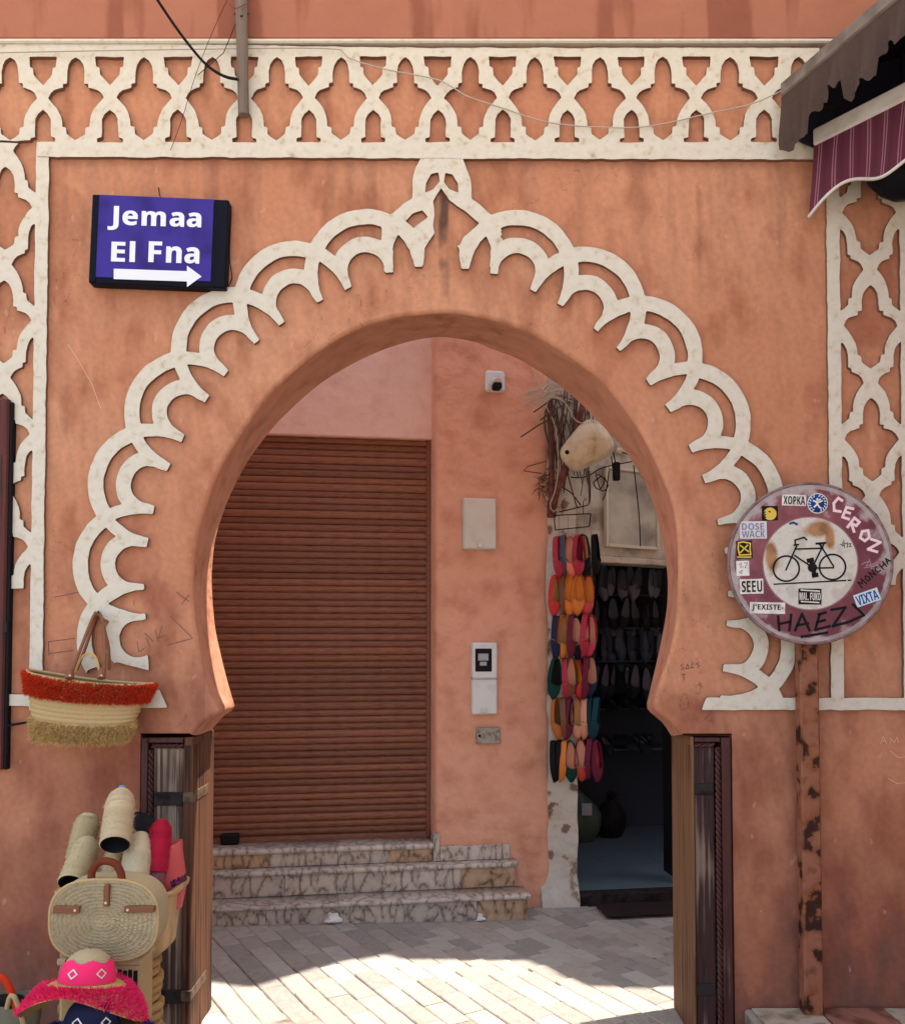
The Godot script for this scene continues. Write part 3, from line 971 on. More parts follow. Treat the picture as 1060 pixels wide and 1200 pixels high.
func shoe_thing(called: String, label: String, _v: int) -> Node3D:
	var o := thing(called, label, "shoe")
	if not mats.has("shoe_meshes"): mats.shoe_meshes = shoe_meshes()
	var ms: Array = mats.shoe_meshes
	part("sole", ms[0], mats.black, o, true)
	part("insole", ms[1], mats.tan, o, true)
	part("vamp", ms[2], mats.black, o, true)
	part("heel_collar", ms[3], mats.black, o, true)
	if called == "slipper": part("piping", ms[4], mats.tan, o, true)
	return o

func slippers():
	# colour of upper, of insole: rows from the top; px across, and how far each is turned
	var R := C(.50, .03, .03); var O := C(.65, .17, .02); var Y := C(.60, .19, .03); var T := C(.45, .22, .08); var K := C(.012, .011, .013)
	var Mg := C(.36, .02, .045); var Sl := C(.06, .06, .10); var Gn := C(.01, .045, .035); var Pl := C(.13, .02, .04); var Tl := C(.012, .045, .06); var Nv := C(.02, .025, .06); var Br := C(.16, .06, .025); var Pk := C(.60, .27, .17)
	var Or := C(.40, .13, .03); var Co := C(.70, .17, .10)
	var rows := [
		[629, [[649, Mg, T, 40, "magenta"], [656, Sl, Sl, 60, "slate blue"], [666, Co, Pk, 5, "coral patterned"], [675, Mg, Pl, 35, "deep pink"], [684, K, T, -40, "black with tan lining"], [693, K, K, 50, "matt black"]]],
		[675, [[648, R, T, 30, "bright red, leftmost"], [656, Br, Or, 60, "brown"], [666, O, Y, -5, "orange"], [677, Y, Y, 8, "mustard yellow"], [689, C(.5, .06, .06), Y, -8, "red with yellow lining"]]],
		[721, [[648, Nv, Pk, 50, "navy striped"], [657, Y, T, 12, "tan and mustard"], [667, Pl, R, 55, "maroon"], [674, K, Pk, -30, "black and cream"], [683, Mg, R, 60, "rose pink, edge on"], [691, C(.5, .04, .09), Pk, 5, "raspberry red"]]],
		[771, [[649, Gn, K, 20, "bottle green"], [658, Mg, Pl, 60, "magenta, edge on"], [667, Br, Pk, 15, "brown with cream piping"], [676, R, O, -40, "scarlet"], [684, Pl, K, 60, "plum, edge on"], [692, Nv, Pk, -5, "navy with pink lining"]]],
		[819, [[649, Or, Br, 30, "rust orange"], [656, Br, Br, 60, "dark brown"], [664, Pl, K, 50, "plum"], [673, Pk, T, 0, "peach"], [681, Pk, Pl, 60, "peach, edge on"], [689, Tl, Nv, 40, "teal"], [696, Tl, Tl, 60, "teal, edge on"]]],
		[867, [[645, K, K, 45, "black, leftmost"], [652, K, Nv, 60, "black, second from the left"], [657, Y, Y, 70, "yellow"], [666, Gn, Pk, 0, "dark green with peach lining"], [679, C(.42, .05, .03), Pk, -6, "brick red with peach lining"], [688, Pl, Pl, 60, "plum, edge on"], [695, Pl, Mg, 50, "wine red"]]]]
	var where := ["top", "second", "third", "fourth", "fifth", "lowest"]
	for j in rows.size():
		for s in rows[j][1]:
			var o := shoe_thing("slipper", "%s leather slipper in the %s row hanging at the white pier" % [s[4], where[j]], 0)
			o.set_meta("group", "leather slippers hanging at the shop")
			o.set_meta("category", "slipper")
			var up := M(s[1], 0.5)
			var inn := M(s[2], 0.7)
			var trim := M(s[1].lerp(s[2], 0.45) * 0.8, 0.6)
			for c in o.get_children(): c.material_override = inn if String(c.name) == "insole" else trim if String(c.name) == "piping" else up
			var tilt := Basis(Vector3(0, 0, 1), rng.randf_range(-0.09, 0.09)) * Basis(Vector3.UP, deg_to_rad(s[3] + rng.randf_range(-8, 8)))
			var q := L(s[0], rows[j][0] + rng.randf_range(-2, 2), 0.07 + rng.randf_range(-0.015, 0.02))
			o.transform = back * Transform3D(tilt.scaled(Vector3.ONE * (0.98 if j != 2 else 1.02)), q)
	# the strings and the wire rack they hang from
	var rk := thing("wire_rack", "wire rack with strings that carry the rows of slippers", "rack", back * L(668, 612, 0.06))
	var st := mb()
	for q in [[[649, 604], [692, 602]], [[692, 602], [690, 617]], [[690, 617], [650, 621]], [[650, 621], [649, 604]]]:
		tube(st, q.map(func(p): return back * L(p[0], p[1], 0.07)), 0.0035, 6)
	part("wire_frame", fin(st), mats.iron, rk)
	for x in [655, 665, 676, 684, 692]:
		part("string", tubed([back * L(x, 604, 0.065), back * L(x + 1, 700, 0.055), back * L(x, 800, 0.055), back * L(x - 1, 912, 0.06)], 0.0016, 4), mats.string, rk)
	for x in [659, 683]:
		part("hook", tubed([back * L(x, 603, 0.07), back * L(x, 588, 0.06), back * L(x + 3, 584, -0.02)], 0.0022, 5), mats.iron, rk)

func fixtures():
	# security camera
	var c := L(579, 448, 0.0)
	var o := thing("security_camera", "white security camera high on the pink alley wall", "camera", back * c)
	part("backplate", boxed(c + Vector3(-0.055, -0.06, -0.004), c + Vector3(0.055, 0.06, 0.03), 0.012, back), mats.whiteplastic, o)
	var arm := part("camera_head", tubed([back * (c + Vector3(0, -0.005, 0.03)), back * (c + Vector3(0.0, -0.025, 0.085))], 0.026, 14), mats.whiteplastic, o)
	part("lens", boxed(c + Vector3(-0.027, -0.066, 0.055), c + Vector3(0.022, -0.028, 0.112), 0.008, back), mats.black, arm)
	# meter cabinets
	var a := L(541, 585, 0.0); var b := L(579, 645, 0.0)
	o = thing("meter_cabinet", "blank beige cabinet with small lock, upper box on the alley wall", "cabinet", back * Vector3((a.x + b.x) / 2, b.y, 0))
	part("case", boxed(Vector3(a.x, b.y, -0.01), Vector3(b.x, a.y, 0.052), 0.004, back), mats.beigeplastic, o)
	part("door", boxed(Vector3(a.x + 0.004, b.y + 0.004, 0.0522), Vector3(b.x - 0.004, a.y - 0.004, 0.060), 0.003, back), mats.beigeplastic, o)
	part("lock", boxed(Vector3((a.x + b.x) / 2 - 0.014, b.y + 0.008, 0.0601), Vector3((a.x + b.x) / 2 + 0.014, b.y + 0.036, 0.066), 0.002, back), mats.steel, o)
	a = L(551, 753, 0.0); b = L(580, 836, 0.0)
	o = thing("electricity_meter", "white electricity meter box with dark window on the alley wall", "meter", back * Vector3((a.x + b.x) / 2, b.y, 0))
	var split: float = L(560, 795, 0.0).y
	part("case", boxed(Vector3(a.x, b.y, -0.01), Vector3(b.x, split - 0.002, 0.055), 0.006, back), mats.whiteplastic, o)
	var up := part("meter_cover", boxed(Vector3(a.x, split, -0.01), Vector3(b.x, a.y, 0.062), 0.008, back), mats.whiteplastic, o)
	var w0 := L(556.5, 760, 0.06); var w1 := L(576, 787, 0.06)
	part("window", boxed(Vector3(w0.x, w1.y, 0.058), Vector3(w1.x, w0.y, 0.066), 0.004, back), mats.black, up)
	for q in [[560, 766, 572, 774], [562, 775.5, 570, 780]]:
		var q0 := L(q[0], q[1], 0.066); var q1 := L(q[2], q[3], 0.066)
		part("meter_dial", boxed(Vector3(q0.x, q1.y, 0.0665), Vector3(q1.x, q0.y, 0.0675), 0.0, back), mats.dial, up)
	part("lock", boxed(Vector3(L(563, 832, .05).x, b.y + 0.008, 0.0552), Vector3(L(570, 832, .05).x, b.y + 0.034, 0.061), 0.002, back), mats.steel, o)
	a = L(557, 852, 0.0); b = L(585, 871, 0.0)
	o = thing("junction_box", "small grey metal box below the electricity meter", "box", back * Vector3((a.x + b.x) / 2, b.y, 0))
	part("case", boxed(Vector3(a.x, b.y, -0.01), Vector3(b.x, a.y, 0.022), 0.003, back), mats.greypaint, o)
	part("keyhole", boxed(Vector3(a.x + 0.012, b.y + 0.038, 0.0221), Vector3(a.x + 0.026, b.y + 0.052, 0.0245), 0.002, back), mats.black, o)

func clutter():
	# brackets, dry branches, cables and the hanging tank by the shop's corner
	var D := func(px: float, py: float, c: float): return back * L(px, py, c)
	var o := thing("iron_bracket", "maroon iron bracket upright beside the hanging tank", "bracket", D.call(648, 590, 0.05))
	part("upright", tubed([D.call(644, 470, 0.06), D.call(646, 530, 0.07), D.call(646, 592, 0.06)], 0.016, 8), mats.maroonpaint, o)
	part("brace", tubed([D.call(684, 470, 0.16), D.call(670, 520, 0.13), D.call(648, 592, 0.055)], 0.017, 8), mats.maroonpaint, o)
	part("foot_plate", boxed(Vector3(-0.022, -0.05, -0.02), Vector3(0.022, 0.05, 0.02), 0.004, Transform3D(back.basis, D.call(646, 596, 0.045))), mats.maroonpaint, o)
	o = thing("dry_branches", "bundle of dry branches and reeds wedged above the bracket", "branches", D.call(655, 470, 0.05))
	var st := mb()
	for i in 46:
		var x := rng.randf_range(640, 690)
		var y := rng.randf_range(452, 486)
		var c := rng.randf_range(-0.08, 0.12)
		var x2 := clampf(x + rng.randfn(0, 14), 645, 690)
		var y2 := y + rng.randf_range(30, 115)
		tube(st, smooth_path([D.call(x, y, c), D.call((x + x2) / 2 + rng.randfn(0, 4), (y + y2) / 2, c + 0.02), D.call(x2, y2, rng.randf_range(-0.06, 0.06))], 5), rng.randf_range(0.0018, 0.004), 4)
	for q in [[610, 512, 652, 487], [625, 483, 660, 462], [633, 492, 668, 470]]:
		tube(st, [D.call(q[0], q[1], 0.16), D.call((q[0] + q[2]) / 2, (q[1] + q[3]) / 2 - 1, 0.12), D.call(q[2], q[3], 0.04)], 0.0042, 5)
	part("twigs", fin(st), mats.twig, o)
	st = mb()
	for i in 26:
		var y := rng.randf_range(452, 470)
		var x := rng.randf_range(612, 640)
		tube(st, smooth_path([D.call(x, y + rng.randf_range(2, 9), 0.2), D.call(645, y - 4, 0.15), D.call(rng.randf_range(660, 672), y - 2 + rng.randfn(0, 4), 0.06)], 6), rng.randf_range(0.0012, 0.0032), 4)
	part("reeds", fin(st), mats.reed, o)
	st = mb()
	for i in 30:      # a tangle at the bracket's foot
		var a := Vector2(rng.randf_range(632, 652), rng.randf_range(552, 592))
		tube(st, smooth_path([D.call(a.x, a.y, 0.03), D.call(a.x + rng.randfn(0, 8), a.y + rng.randfn(0, 8), 0.08), D.call(a.x + rng.randfn(0, 8), a.y + rng.randfn(4, 8), 0.05)], 5), rng.randf_range(0.0012, 0.0028), 4)
	part("twigs", fin(st), mats.twig, o)
	# cables
	var k := thing("cable_tangle", "loose black cables looping below the hanging tank", "cables", D.call(690, 570, 0.0))
	st = mb()
	for q in [[[658, 556], [675, 560], [690, 557], [706, 548], [740, 541]], [[690, 552], [691, 575], [690, 590], [680, 594], [655, 600]], [[655, 570], [668, 577], [680, 592]], [[700, 556], [708, 562], [702, 574], [695, 566], [704, 558]],
		[[697, 552], [704, 575], [712, 570], [708, 560]], [[718, 530], [722, 550], [719, 556], [716, 535]], [[722, 528], [738, 534], [748, 545], [752, 560]], [[713, 552], [710, 575], [706, 586]], [[742, 545], [748, 600], [750, 640]]]:
		tube(st, smooth_path(q.map(func(p): return D.call(p[0], p[1], -0.02 + 0.05 * sin(p[0]))), 14), 0.0035, 5)
	part("cable", fin(st), mats.black, k)
	part("plug", boxed(Vector3(-0.02, -0.055, -0.018), Vector3(0.018, 0.05, 0.018), 0.006, Transform3D(back.basis, D.call(722, 552, 0.02))), mats.black, k)
	var c2 := thing("beige_cable", "thin beige cable drooping across the branches to the tank", "cable", D.call(665, 480, 0.15))
	part("cable_run", tubed(smooth_path([D.call(622, 432, 0.0), D.call(638, 462, 0.10), D.call(660, 470, 0.17), D.call(676, 494, 0.2), D.call(700, 496, 0.22), D.call(712, 508, 0.2)], 26), 0.0035, 5), mats.cablebeige, c2)
	part("cable_run", tubed(smooth_path([D.call(636, 470, 0.1), D.call(650, 500, 0.13), D.call(654, 545, 0.12), D.call(650, 575, 0.09), D.call(644, 592, 0.08), D.call(650, 600, 0.07), D.call(655, 585, 0.07)], 26), 0.0035, 5), mats.cablebeige, c2)
	# the tank: an old plastic jar hung on its side
	var mid: Vector3 = D.call(687, 523, 0.16)
	o = thing("hanging_tank", "dirty cream plastic tank hanging at the shop's corner", "tank", mid)
	var axis := Basis(Vector3(0, 0, 1), deg_to_rad(-52)) * Basis(Vector3.RIGHT, 0.25)
	var prof := []
	for p in [[0.0, -0.158], [0.045, -0.155], [0.070, -0.142], [0.084, -0.122], [0.098, -0.07], [0.113, 0.0], [0.122, 0.05], [0.118, 0.09], [0.100, 0.118], [0.06, 0.138], [0.0, 0.145]]: prof.append(Vector2(p[0] * 0.95, p[1] * 0.95))
	var body := []
	for q in smooth_path(prof, 30): body.append(Vector2(maxf(q.x, 0.0), q.y))
	body[0].x = 0.0; body[-1].x = 0.0
	st = mb()
	lathe(st, body, 26, Transform3D(axis, mid))
	part("tank_body", fin(st), mats.tank, o)
	part("tank_lug", tubed([mid + axis * Vector3(0.12, 0.115, 0.03), mid + axis * Vector3(0.145, 0.13, 0.03)], 0.015, 8), mats.tank, o)
	part("tank_spout", tubed([mid + axis * Vector3(-0.09, 0.135, 0.06), mid + axis * Vector3(-0.1, 0.165, 0.06)], 0.018, 10), mats.tank, o)
	part("vent_hole", tubed([mid + axis * Vector3(-0.035, -0.1, 0.086), mid + axis * Vector3(-0.036, -0.1, 0.094)], 0.012, 8), mats.black, o)

# ---------------------------------------------------------------- paving
func gy(x: float, z: float) -> float:      # the alley falls a little to the right
	return -0.045 * clampf((x + 1.2) / 1.6, 0, 1.3) * smoothstep(-0.4, -1.4, z)

func ground():
	var st := mb()
	sheet(st, func(u, v):
		var x := lerpf(-8, 8, u)
		var z := lerpf(-3.2, -0.02, v)
		return Vector3(x, gy(x, z) - 0.007, z), 64, 20)
	struct("alley_bed", fin(st), mats.joint)
	st = mb()
	quad(st, Vector3(-60, -0.004, -0.02), Vector3(60, -0.004, -0.02), Vector3(60, -0.004, 60), Vector3(-60, -0.004, 60))
	struct("street", fin(st), mats.street)
	st = mb()
	quad(st, Vector3(-60, -0.19, -60), Vector3(60, -0.19, -60), Vector3(60, -0.19, 0), Vector3(-60, -0.19, 0))
	struct("ground", fin(st), mats.street)
	var pv := Node3D.new()
	pv.name = "alley_pavement"
	add_child(pv)
	tag(pv, "", "", "", "structure")
	var shapes := []
	for i in 5:
		var s := mb()
		var e := func(): return rng.randf_range(-0.003, 0.003)
		box(s, Vector3(-0.0482 + e.call() * 0.4, -0.03, -0.0978 + e.call() * 0.4), Vector3(0.0482 + e.call() * 0.4, 0.0, 0.0978 + e.call() * 0.4), 0.004)
		shapes.append(fin(s).commit())
	var dir := Vector3(0.5, 0, 0.866)
	var across := Vector3(0.866, 0, -0.5)
	var turn := Basis(across, Vector3.UP, dir)
	var many := []
	for r in range(-32, 34):
		for k in range(-22, 22):
			var q: Vector3 = across * (r * 0.0995) + dir * ((k + (0.5 if r & 1 else 0.0) + 0.13 * sin(r * 2.7)) * 0.1985) + Vector3(0.0, 0, -0.8)
			if q.z > -0.02 - 0.06 * (1.0 + sin(q.x * 9.0)) or q.z < -1.85 or q.x < -2.6 or q.x > 3.2: continue
			# what the arch lets one see comes first
			var seen := q.x > -1.12 + (q.z + 0.3) * 0.32 and q.x < 0.95 - (q.z + 0.3) * 0.32 and q.z > -1.72 and not (q.x < 0.36 and q.z < -1.38)
			var t := Transform3D(turn * Basis(Vector3(1, 0, 0), rng.randf_range(-0.012, 0.012)) * Basis(Vector3(0, 0, 1), rng.randf_range(-0.02, 0.02)) * Basis(Vector3.UP, rng.randf_range(-0.02, 0.02)), q + Vector3(0, gy(q.x, q.z) + rng.randf_range(-0.002, 0.002), 0))
			if seen and pv.get_child_count() < 295:
				var o := part("paver", shapes[rng.randi() % 5], mats.paver[rng.randi() % mats.paver.size()], pv, true)
				o.transform = t
			else:
				many.append(t)
	var mm := MultiMesh.new()
	mm.transform_format = MultiMesh.TRANSFORM_3D
	mm.mesh = shapes[0]
	mm.instance_count = many.size()
	for i in many.size(): mm.set_instance_transform(i, many[i])
	var mi := MultiMeshInstance3D.new()
	mi.multimesh = mm
	mi.material_override = mats.paver[1]
	mi.name = "farther_pavers"
	tag(mi, "", "", "", "stuff")
	pv.add_child(mi)
	# a worn stone threshold between the posts
	st = mb()
	sheet(st, func(u, v):
		var x := lerpf(-1.2, 1.06, u)
		return Vector3(x, 0.003 + 0.006 * ns(x * 300.0, v * 90.0) - 0.01 * pow(2.0 * v - 1.0, 4), lerpf(-0.06, 0.5, v) + (0.05 * ns(x * 260.0, 30.0) - 0.20 * smoothstep(0.15, 0.85, (0.9 - x) / 1.9) if v < 0.1 else 0.0)), 60, 10)
	struct("threshold", fin(st), mats.stone)
	# the tiled platform at the right
	var lf := V(871, 1178, 0.0)
	var plat := struct("platform", boxed(Vector3(lf.x, -0.01, 0.0), Vector3(4.0, 0.112, 0.9), 0.008), mats.concrete)
	var k := 0
	for i in 7:
		for j in 4:
			var x := lf.x + 0.02 + i * 0.235
			var t := part("tile", boxed(Vector3(x + 0.002, 0.1121, 0.02 + j * 0.205), Vector3(x + 0.232, 0.1225 + 0.001 * ((i + j) % 2), 0.222 + j * 0.205), 0.002), mats.tile_pink if (i + j) % 2 else mats.tile_cream, plat)
			k += 1
	# scraps of paper at the steps
	for q in [[391, 1077, 0.045, "crumpled white tissue on the paving before the marble steps, nearer the shutter's lock", 0.0], [562, 1075, 0.035, "flattened white paper scrap at the right end of the steps", -0.03]]:
		var at := G(q[0], q[1], q[4] - 0.005)
		at.z += 0.035
		var o := thing("paper_scrap", q[3], "litter", at)
		var s := mb()
		sheet(s, func(u, v):
			var a: float = u * TAU
			var r: float = q[2] * (1.0 + 0.5 * ns(cos(a) * 90.0 + q[0], sin(a) * 90.0 + v * 200.0)) * (1.0 - v * 0.55)
			return at + Vector3(r * cos(a), v * 0.042 * (1.0 + 0.7 * ns(u * 300.0, v * 100.0)), r * sin(a) * 0.6), 16, 6, false, -1)
		part("paper", fin(s), mats.paper, o)

# ---------------------------------------------------------------- signs
func street_sign():
	var c := V(187, 283.5, 0.05)
	var k := (EYE.z - 0.05) / FOCAL
	var o := thing("street_sign", "blue street sign with white lettering and arrow on black board", "sign", c, "", Basis(Vector3(0, 0, 1), deg_to_rad(-1.7)) * Basis(Vector3.UP, deg_to_rad(1.5)))
	var xf := o.transform
	var w := 80.5 * k
	var h := 53.5 * k
	part("board", boxed(Vector3(-w, -h, -0.045), Vector3(w, h, 0.006), 0.004, xf), mats.blackboard, o)
	part("side_strip", boxed(Vector3(w - 0.040, -h + 0.003, 0.0062), Vector3(w - 0.002, h - 0.003, 0.011), 0.002, xf), mats.blackboard, o)
	part("side_strip", boxed(Vector3(-w + 0.002, -h + 0.003, 0.0062), Vector3(-w + 0.026, h - 0.003, 0.011), 0.002, xf), mats.blackboard, o)
	part("blue_face", boxed(Vector3(-74 * k, -h + 0.022, 0.0062), Vector3(63 * k, h - 0.002, 0.0092), 0.001, xf), mats.signblue, o)
	var px := func(x: float, y: float): return o.transform.affine_inverse() * V(x, y, 0.06)
	var m := mats.signwhite as Material
	var a: Vector3 = px.call(181.5, 257.0); var b: Vector3 = px.call(182.5, 297)
	a.z = 0.0102; b.z = 0.0102
	text("Jemaa", a, 110 * k, 29 * k, m, o, "lettering", Basis(Vector3(0, 0, 1), deg_to_rad(0.6)), true, 0.0012, 0.3)
	var b2: Vector3 = px.call(145, 295); var b3: Vector3 = px.call(204, 295.7)
	b2.z = 0.0102; b3.z = 0.0102
	text("El", b2, 28 * k, 25 * k, m, o, "lettering", Basis(Vector3(0, 0, 1), deg_to_rad(0.4)), true, 0.0012, 0.3)
	text("Fna", b3, 60 * k, 25 * k, m, o, "lettering", Basis(Vector3(0, 0, 1), deg_to_rad(0.4)), true, 0.0012, 0.3)
	var poly := PackedVector2Array()
	for q in [[134, 314.5], [219, 316.5], [219, 310], [236, 322.5], [219, 335], [219, 328.5], [134, 326.5]]:
		var p: Vector3 = px.call(q[0], q[1] + 1.0)
		poly.append(Vector2(p.x, p.y))
	part("arrow", prismed(poly, 0.0095, 0.0108, xf), m, o)
	var wire := thing("sign_wire", "thin wire stub and nails round the blue street sign", "wire", V(264, 330, 0.03))
	part("wire_run", tubed(smooth_path([V(186, 220, 0.004), V(187, 227, 0.02), V(188, 231, 0.03)], 6), 0.002, 5), mats.black, wire)
	part("wire_run", tubed(smooth_path([V(268, 236, 0.02), V(271, 245, 0.01), V(269, 300, 0.02), V(272, 325, 0.008), V(267, 336, 0.02)], 16), 0.0018, 5), mats.black, wire)

func disc_texture() -> ImageTexture:      # paint and rust of the round sign, 2 px for each of the photograph's
	var fn3 := fn2
	return paint(512, 512, func(ix, iy):
		var x: float = (ix - 256.0) / 256.0
		var y: float = (iy - 256.0) / 256.0
		var r := sqrt(x * x + y * y)
		var n1: float = fn.get_noise_2d(ix * 1.2, iy * 1.2)
		var n2: float = fn3.get_noise_2d(ix * 3.0, iy * 3.0)
		var c: Color
		if r < 0.60:
			c = C(.55, .52, .46) * (1.0 + 0.10 * n1 + 0.06 * n2)
			c = c.lerp(C(.33, .30, .25), clampf(n1 * 1.6 - 0.1, 0, 0.5))
			var rust := maxf(1.0 - Vector2((x - 0.13) / 0.20, (y + 0.43) / 0.13).length(), 1.0 - Vector2((x + 0.48) / 0.10, (y + 0.12) / 0.24).length())
			rust = maxf(rust, 1.0 - Vector2((x - 0.27) / 0.08, (y + 0.32) / 0.20).length())
			c = c.lerp(C(.34, .14, .03), clampf(rust * 2.2 + n1 * 0.5, 0, 0.92) if rust > -0.25 else 0.0)
			if rust > 0.3: c = c.lerp(C(.12, .04, .015), clampf(n1 + 0.2, 0, 0.6))
			if r > 0.585: c = C(.25, .12, .12)
		else:
			c = C(.125, .017, .032) * (1.0 + 0.25 * n1)
			var fade := clampf((-x * 0.35 - y * 0.5) + 0.55 * n1 + 0.28, 0, 1)
			c = c.lerp(C(.30, .085, .10), fade * 0.6)
			c = c.lerp(C(.40, .36, .36), clampf(n1 * 1.5 - 0.05 + (r - 0.86) * 3.5 - y * 0.2, 0, 0.75))
			if r > 0.95: c = c.lerp(C(.36, .32, .31), 0.6)
			c = c * (1.0 + 0.15 * n2)
		if n2 > 0.55: c = c * 0.7
		return c)

func round_sign():
	var zc := 0.115
	var c := V(948.5, 660, zc)
	var k := (EYE.z - zc) / FOCAL
	var R := 95.5 * k
	var o := thing("bicycle_sign", "round maroon bicycle sign covered with stickers on a rusty post", "sign", Vector3(c.x, 0.12, 0.08))
	var xf := Transform3D(Basis(Vector3(0, 0, 1), deg_to_rad(3.2)) * Basis(Vector3.UP, deg_to_rad(-3)), c)
	# the dished plate: rim, flange and face
	var st := mb()
	var faceup := xf * Transform3D(Basis(Vector3(1, 0, 0), PI / 2), Vector3.ZERO)
	lathe(st, [Vector2(R * 0.965, 0.0), Vector2(R * 0.985, 0.004), Vector2(R, 0.002), Vector2(R * 1.004, -0.006), Vector2(R * 0.99, -0.024), Vector2(R * 0.94, -0.026), Vector2(0, -0.014)], 72, faceup)
	part("rim", fin(st), mats.signrim, o)
	var fm := StandardMaterial3D.new()
	fm.albedo_texture = disc_texture()
	fm.roughness = 0.45
	fm.cull_mode = BaseMaterial3D.CULL_DISABLED
	st = mb()
	st.set_smooth_group(0xFFFFFFFF)
	for i in 72:
		for q in [[0.0, 0], [1.0, i + 1], [1.0, i]]:
			var a: float = TAU * q[1] / 72.0
			st.set_uv(Vector2(0.5 + 0.5 * q[0] * cos(a), 0.5 - 0.5 * q[0] * sin(a)))
			st.add_vertex(xf * Vector3(R * 0.966 * q[0] * cos(a), R * 0.966 * q[0] * sin(a), 0.0005))
	part("face", fin(st), fm, o)
	# print and paint on the face, drawn from the photograph's own places
	var inv := xf.affine_inverse()
	var P := func(x: float, y: float) -> Vector2:      # the enlargement of the sign: 4.818 to a pixel, from (840, 560)
		var q: Vector3 = inv * V(840 + x / 4.818, 560 + y / 4.818, zc)
		return Vector2(q.x, q.y)
	var stroke := func(list: Array, width: float, called: String, m: Material, z: float, parent: Node):
		var s := mb()
		for line in list:
			ribbon(s, line.map(func(p): return P.call(p[0], p[1])), width * k / 4.818, xf, z)
		return part(called, fin(s), m, parent)
	var bike := Node3D.new()
	bike.name = "bicycle_emblem"
	o.add_child(bike)
	for q in [[390, 512], [646, 504]]:
		var ring := []
		for i in 41: ring.append([q[0] + 72 * cos(TAU * i / 40.0), q[1] + 71 * sin(TAU * i / 40.0)])
		stroke.call([ring], 10, "wheel", mats.ink, 0.0016, bike)
	stroke.call([[[388, 520], [447, 385], [440, 372]], [[440, 402], [590, 398]], [[436, 438], [535, 505], [600, 370]], [[590, 398], [652, 500]], [[535, 510], [652, 508]]], 9, "frame", mats.ink, 0.0019, bike)
	stroke.call([[[432, 380], [458, 376]], [[440, 372], [438, 352], [488, 336], [503, 350]]], 9, "handlebar", mats.ink, 0.0022, bike)
	stroke.call([[[556, 372], [606, 368]], [[575, 372], [590, 398]]], 12, "saddle", mats.ink, 0.0022, bike)
	var dot := []
	for i in 13: dot.append([535 + 13 * cos(TAU * i / 12.0), 507 + 13 * sin(TAU * i / 12.0)])
	stroke.call([dot, [[530, 478], [548, 552]], [[512, 468], [535, 462]], [[540, 552], [560, 548]]], 24, "crank", mats.ink, 0.0024, bike)
	stroke.call([[[322, 600], [720, 580]], [[732, 579], [748, 578]]], 8, "ground_line", mats.ink, 0.0016, bike)
	# graffiti
	stroke.call([[[345, 780], [352, 862]], [[352, 825], [412, 812]], [[418, 772], [408, 862]], [[440, 862], [478, 768], [520, 862]], [[452, 832], [512, 822]], [[568, 772], [610, 760]], [[575, 772], [552, 858], [632, 838]], [[562, 815], [605, 803]], [[640, 745], [718, 732], [648, 838], [740, 812], [820, 776], [760, 715]], [[475, 897], [618, 874]]], 15, "graffiti_tag", mats.ink, 0.0014, o)
	var letters := {"C": [[[0.9, 0.15], [0.45, 0.0], [0.05, 0.4], [0.2, 0.9], [0.9, 0.9]]], "E": [[[0.95, 0.0], [0.1, 0.1], [0.15, 1.0], [1.0, 0.95]], [[0.1, 0.5], [0.8, 0.45]]], "R": [[[0.1, 1.0], [0.1, 0.05], [0.8, 0.1], [0.75, 0.5], [0.15, 0.55], [0.95, 1.0]]],
		"O": [[[0.5, 0.0], [0.05, 0.35], [0.2, 0.95], [0.75, 1.0], [0.95, 0.5], [0.5, 0.0]]], "Z": [[[0.0, 0.05], [0.95, 0.0], [0.1, 1.0], [1.0, 0.92]]], "M": [[[0.0, 1.0], [0.1, 0.0], [0.5, 0.6], [0.9, 0.0], [1.0, 1.0]]], "N": [[[0.05, 1.0], [0.1, 0.0], [0.85, 1.0], [0.95, 0.0]]],
		"H": [[[0.1, 0.0], [0.05, 1.0]], [[0.95, 0.0], [0.9, 1.0]], [[0.05, 0.55], [0.95, 0.45]]], "A": [[[0.0, 1.0], [0.5, 0.0], [1.0, 1.0]], [[0.2, 0.65], [0.85, 0.6]]]}
	# each letter: where its upper left corner is, how wide, how high, how turned
	for w in [[[["C", 655, 112, 52, 82, 8], ["E", 722, 160, 44, 66, 24], ["R", 765, 222, 52, 68, 36], ["O", 818, 285, 56, 60, 30], ["Z", 860, 345, 58, 62, 22]], 15, mats.chalkpink],
		[[["M", 783, 592, 34, 40, -42], ["O", 818, 562, 24, 34, -42], ["N", 843, 538, 28, 36, -42], ["C", 873, 514, 24, 36, -42], ["H", 902, 492, 28, 36, -42], ["A", 930, 466, 24, 32, -42]], 7, mats.ink]]:
		var lines := []
		for g in w[0]:
			var turn := deg_to_rad(g[5])
			for line in letters[g[0]]:
				lines.append(line.map(func(p): return [g[1] + cos(turn) * p[0] * g[3] - sin(turn) * p[1] * g[4], g[2] + sin(turn) * p[0] * g[3] + cos(turn) * p[1] * g[4]]))
		stroke.call(lines, w[1], "graffiti_tag", w[2], 0.0014, o)
	stroke.call([[[690, 375], [705, 385], [702, 365]], [[708, 350], [712, 395]], [[715, 372], [730, 368], [728, 395]], [[735, 375], [748, 372], [740, 390], [750, 388]]], 4, "graffiti_tag", mats.ink, 0.0014, o)
	stroke.call([[[805, 490], [850, 470], [830, 500], [880, 485]], [[820, 510], [900, 495]], [[850, 460], [862, 520]]], 3, "graffiti_tag", mats.chalkgrey, 0.0014, o)
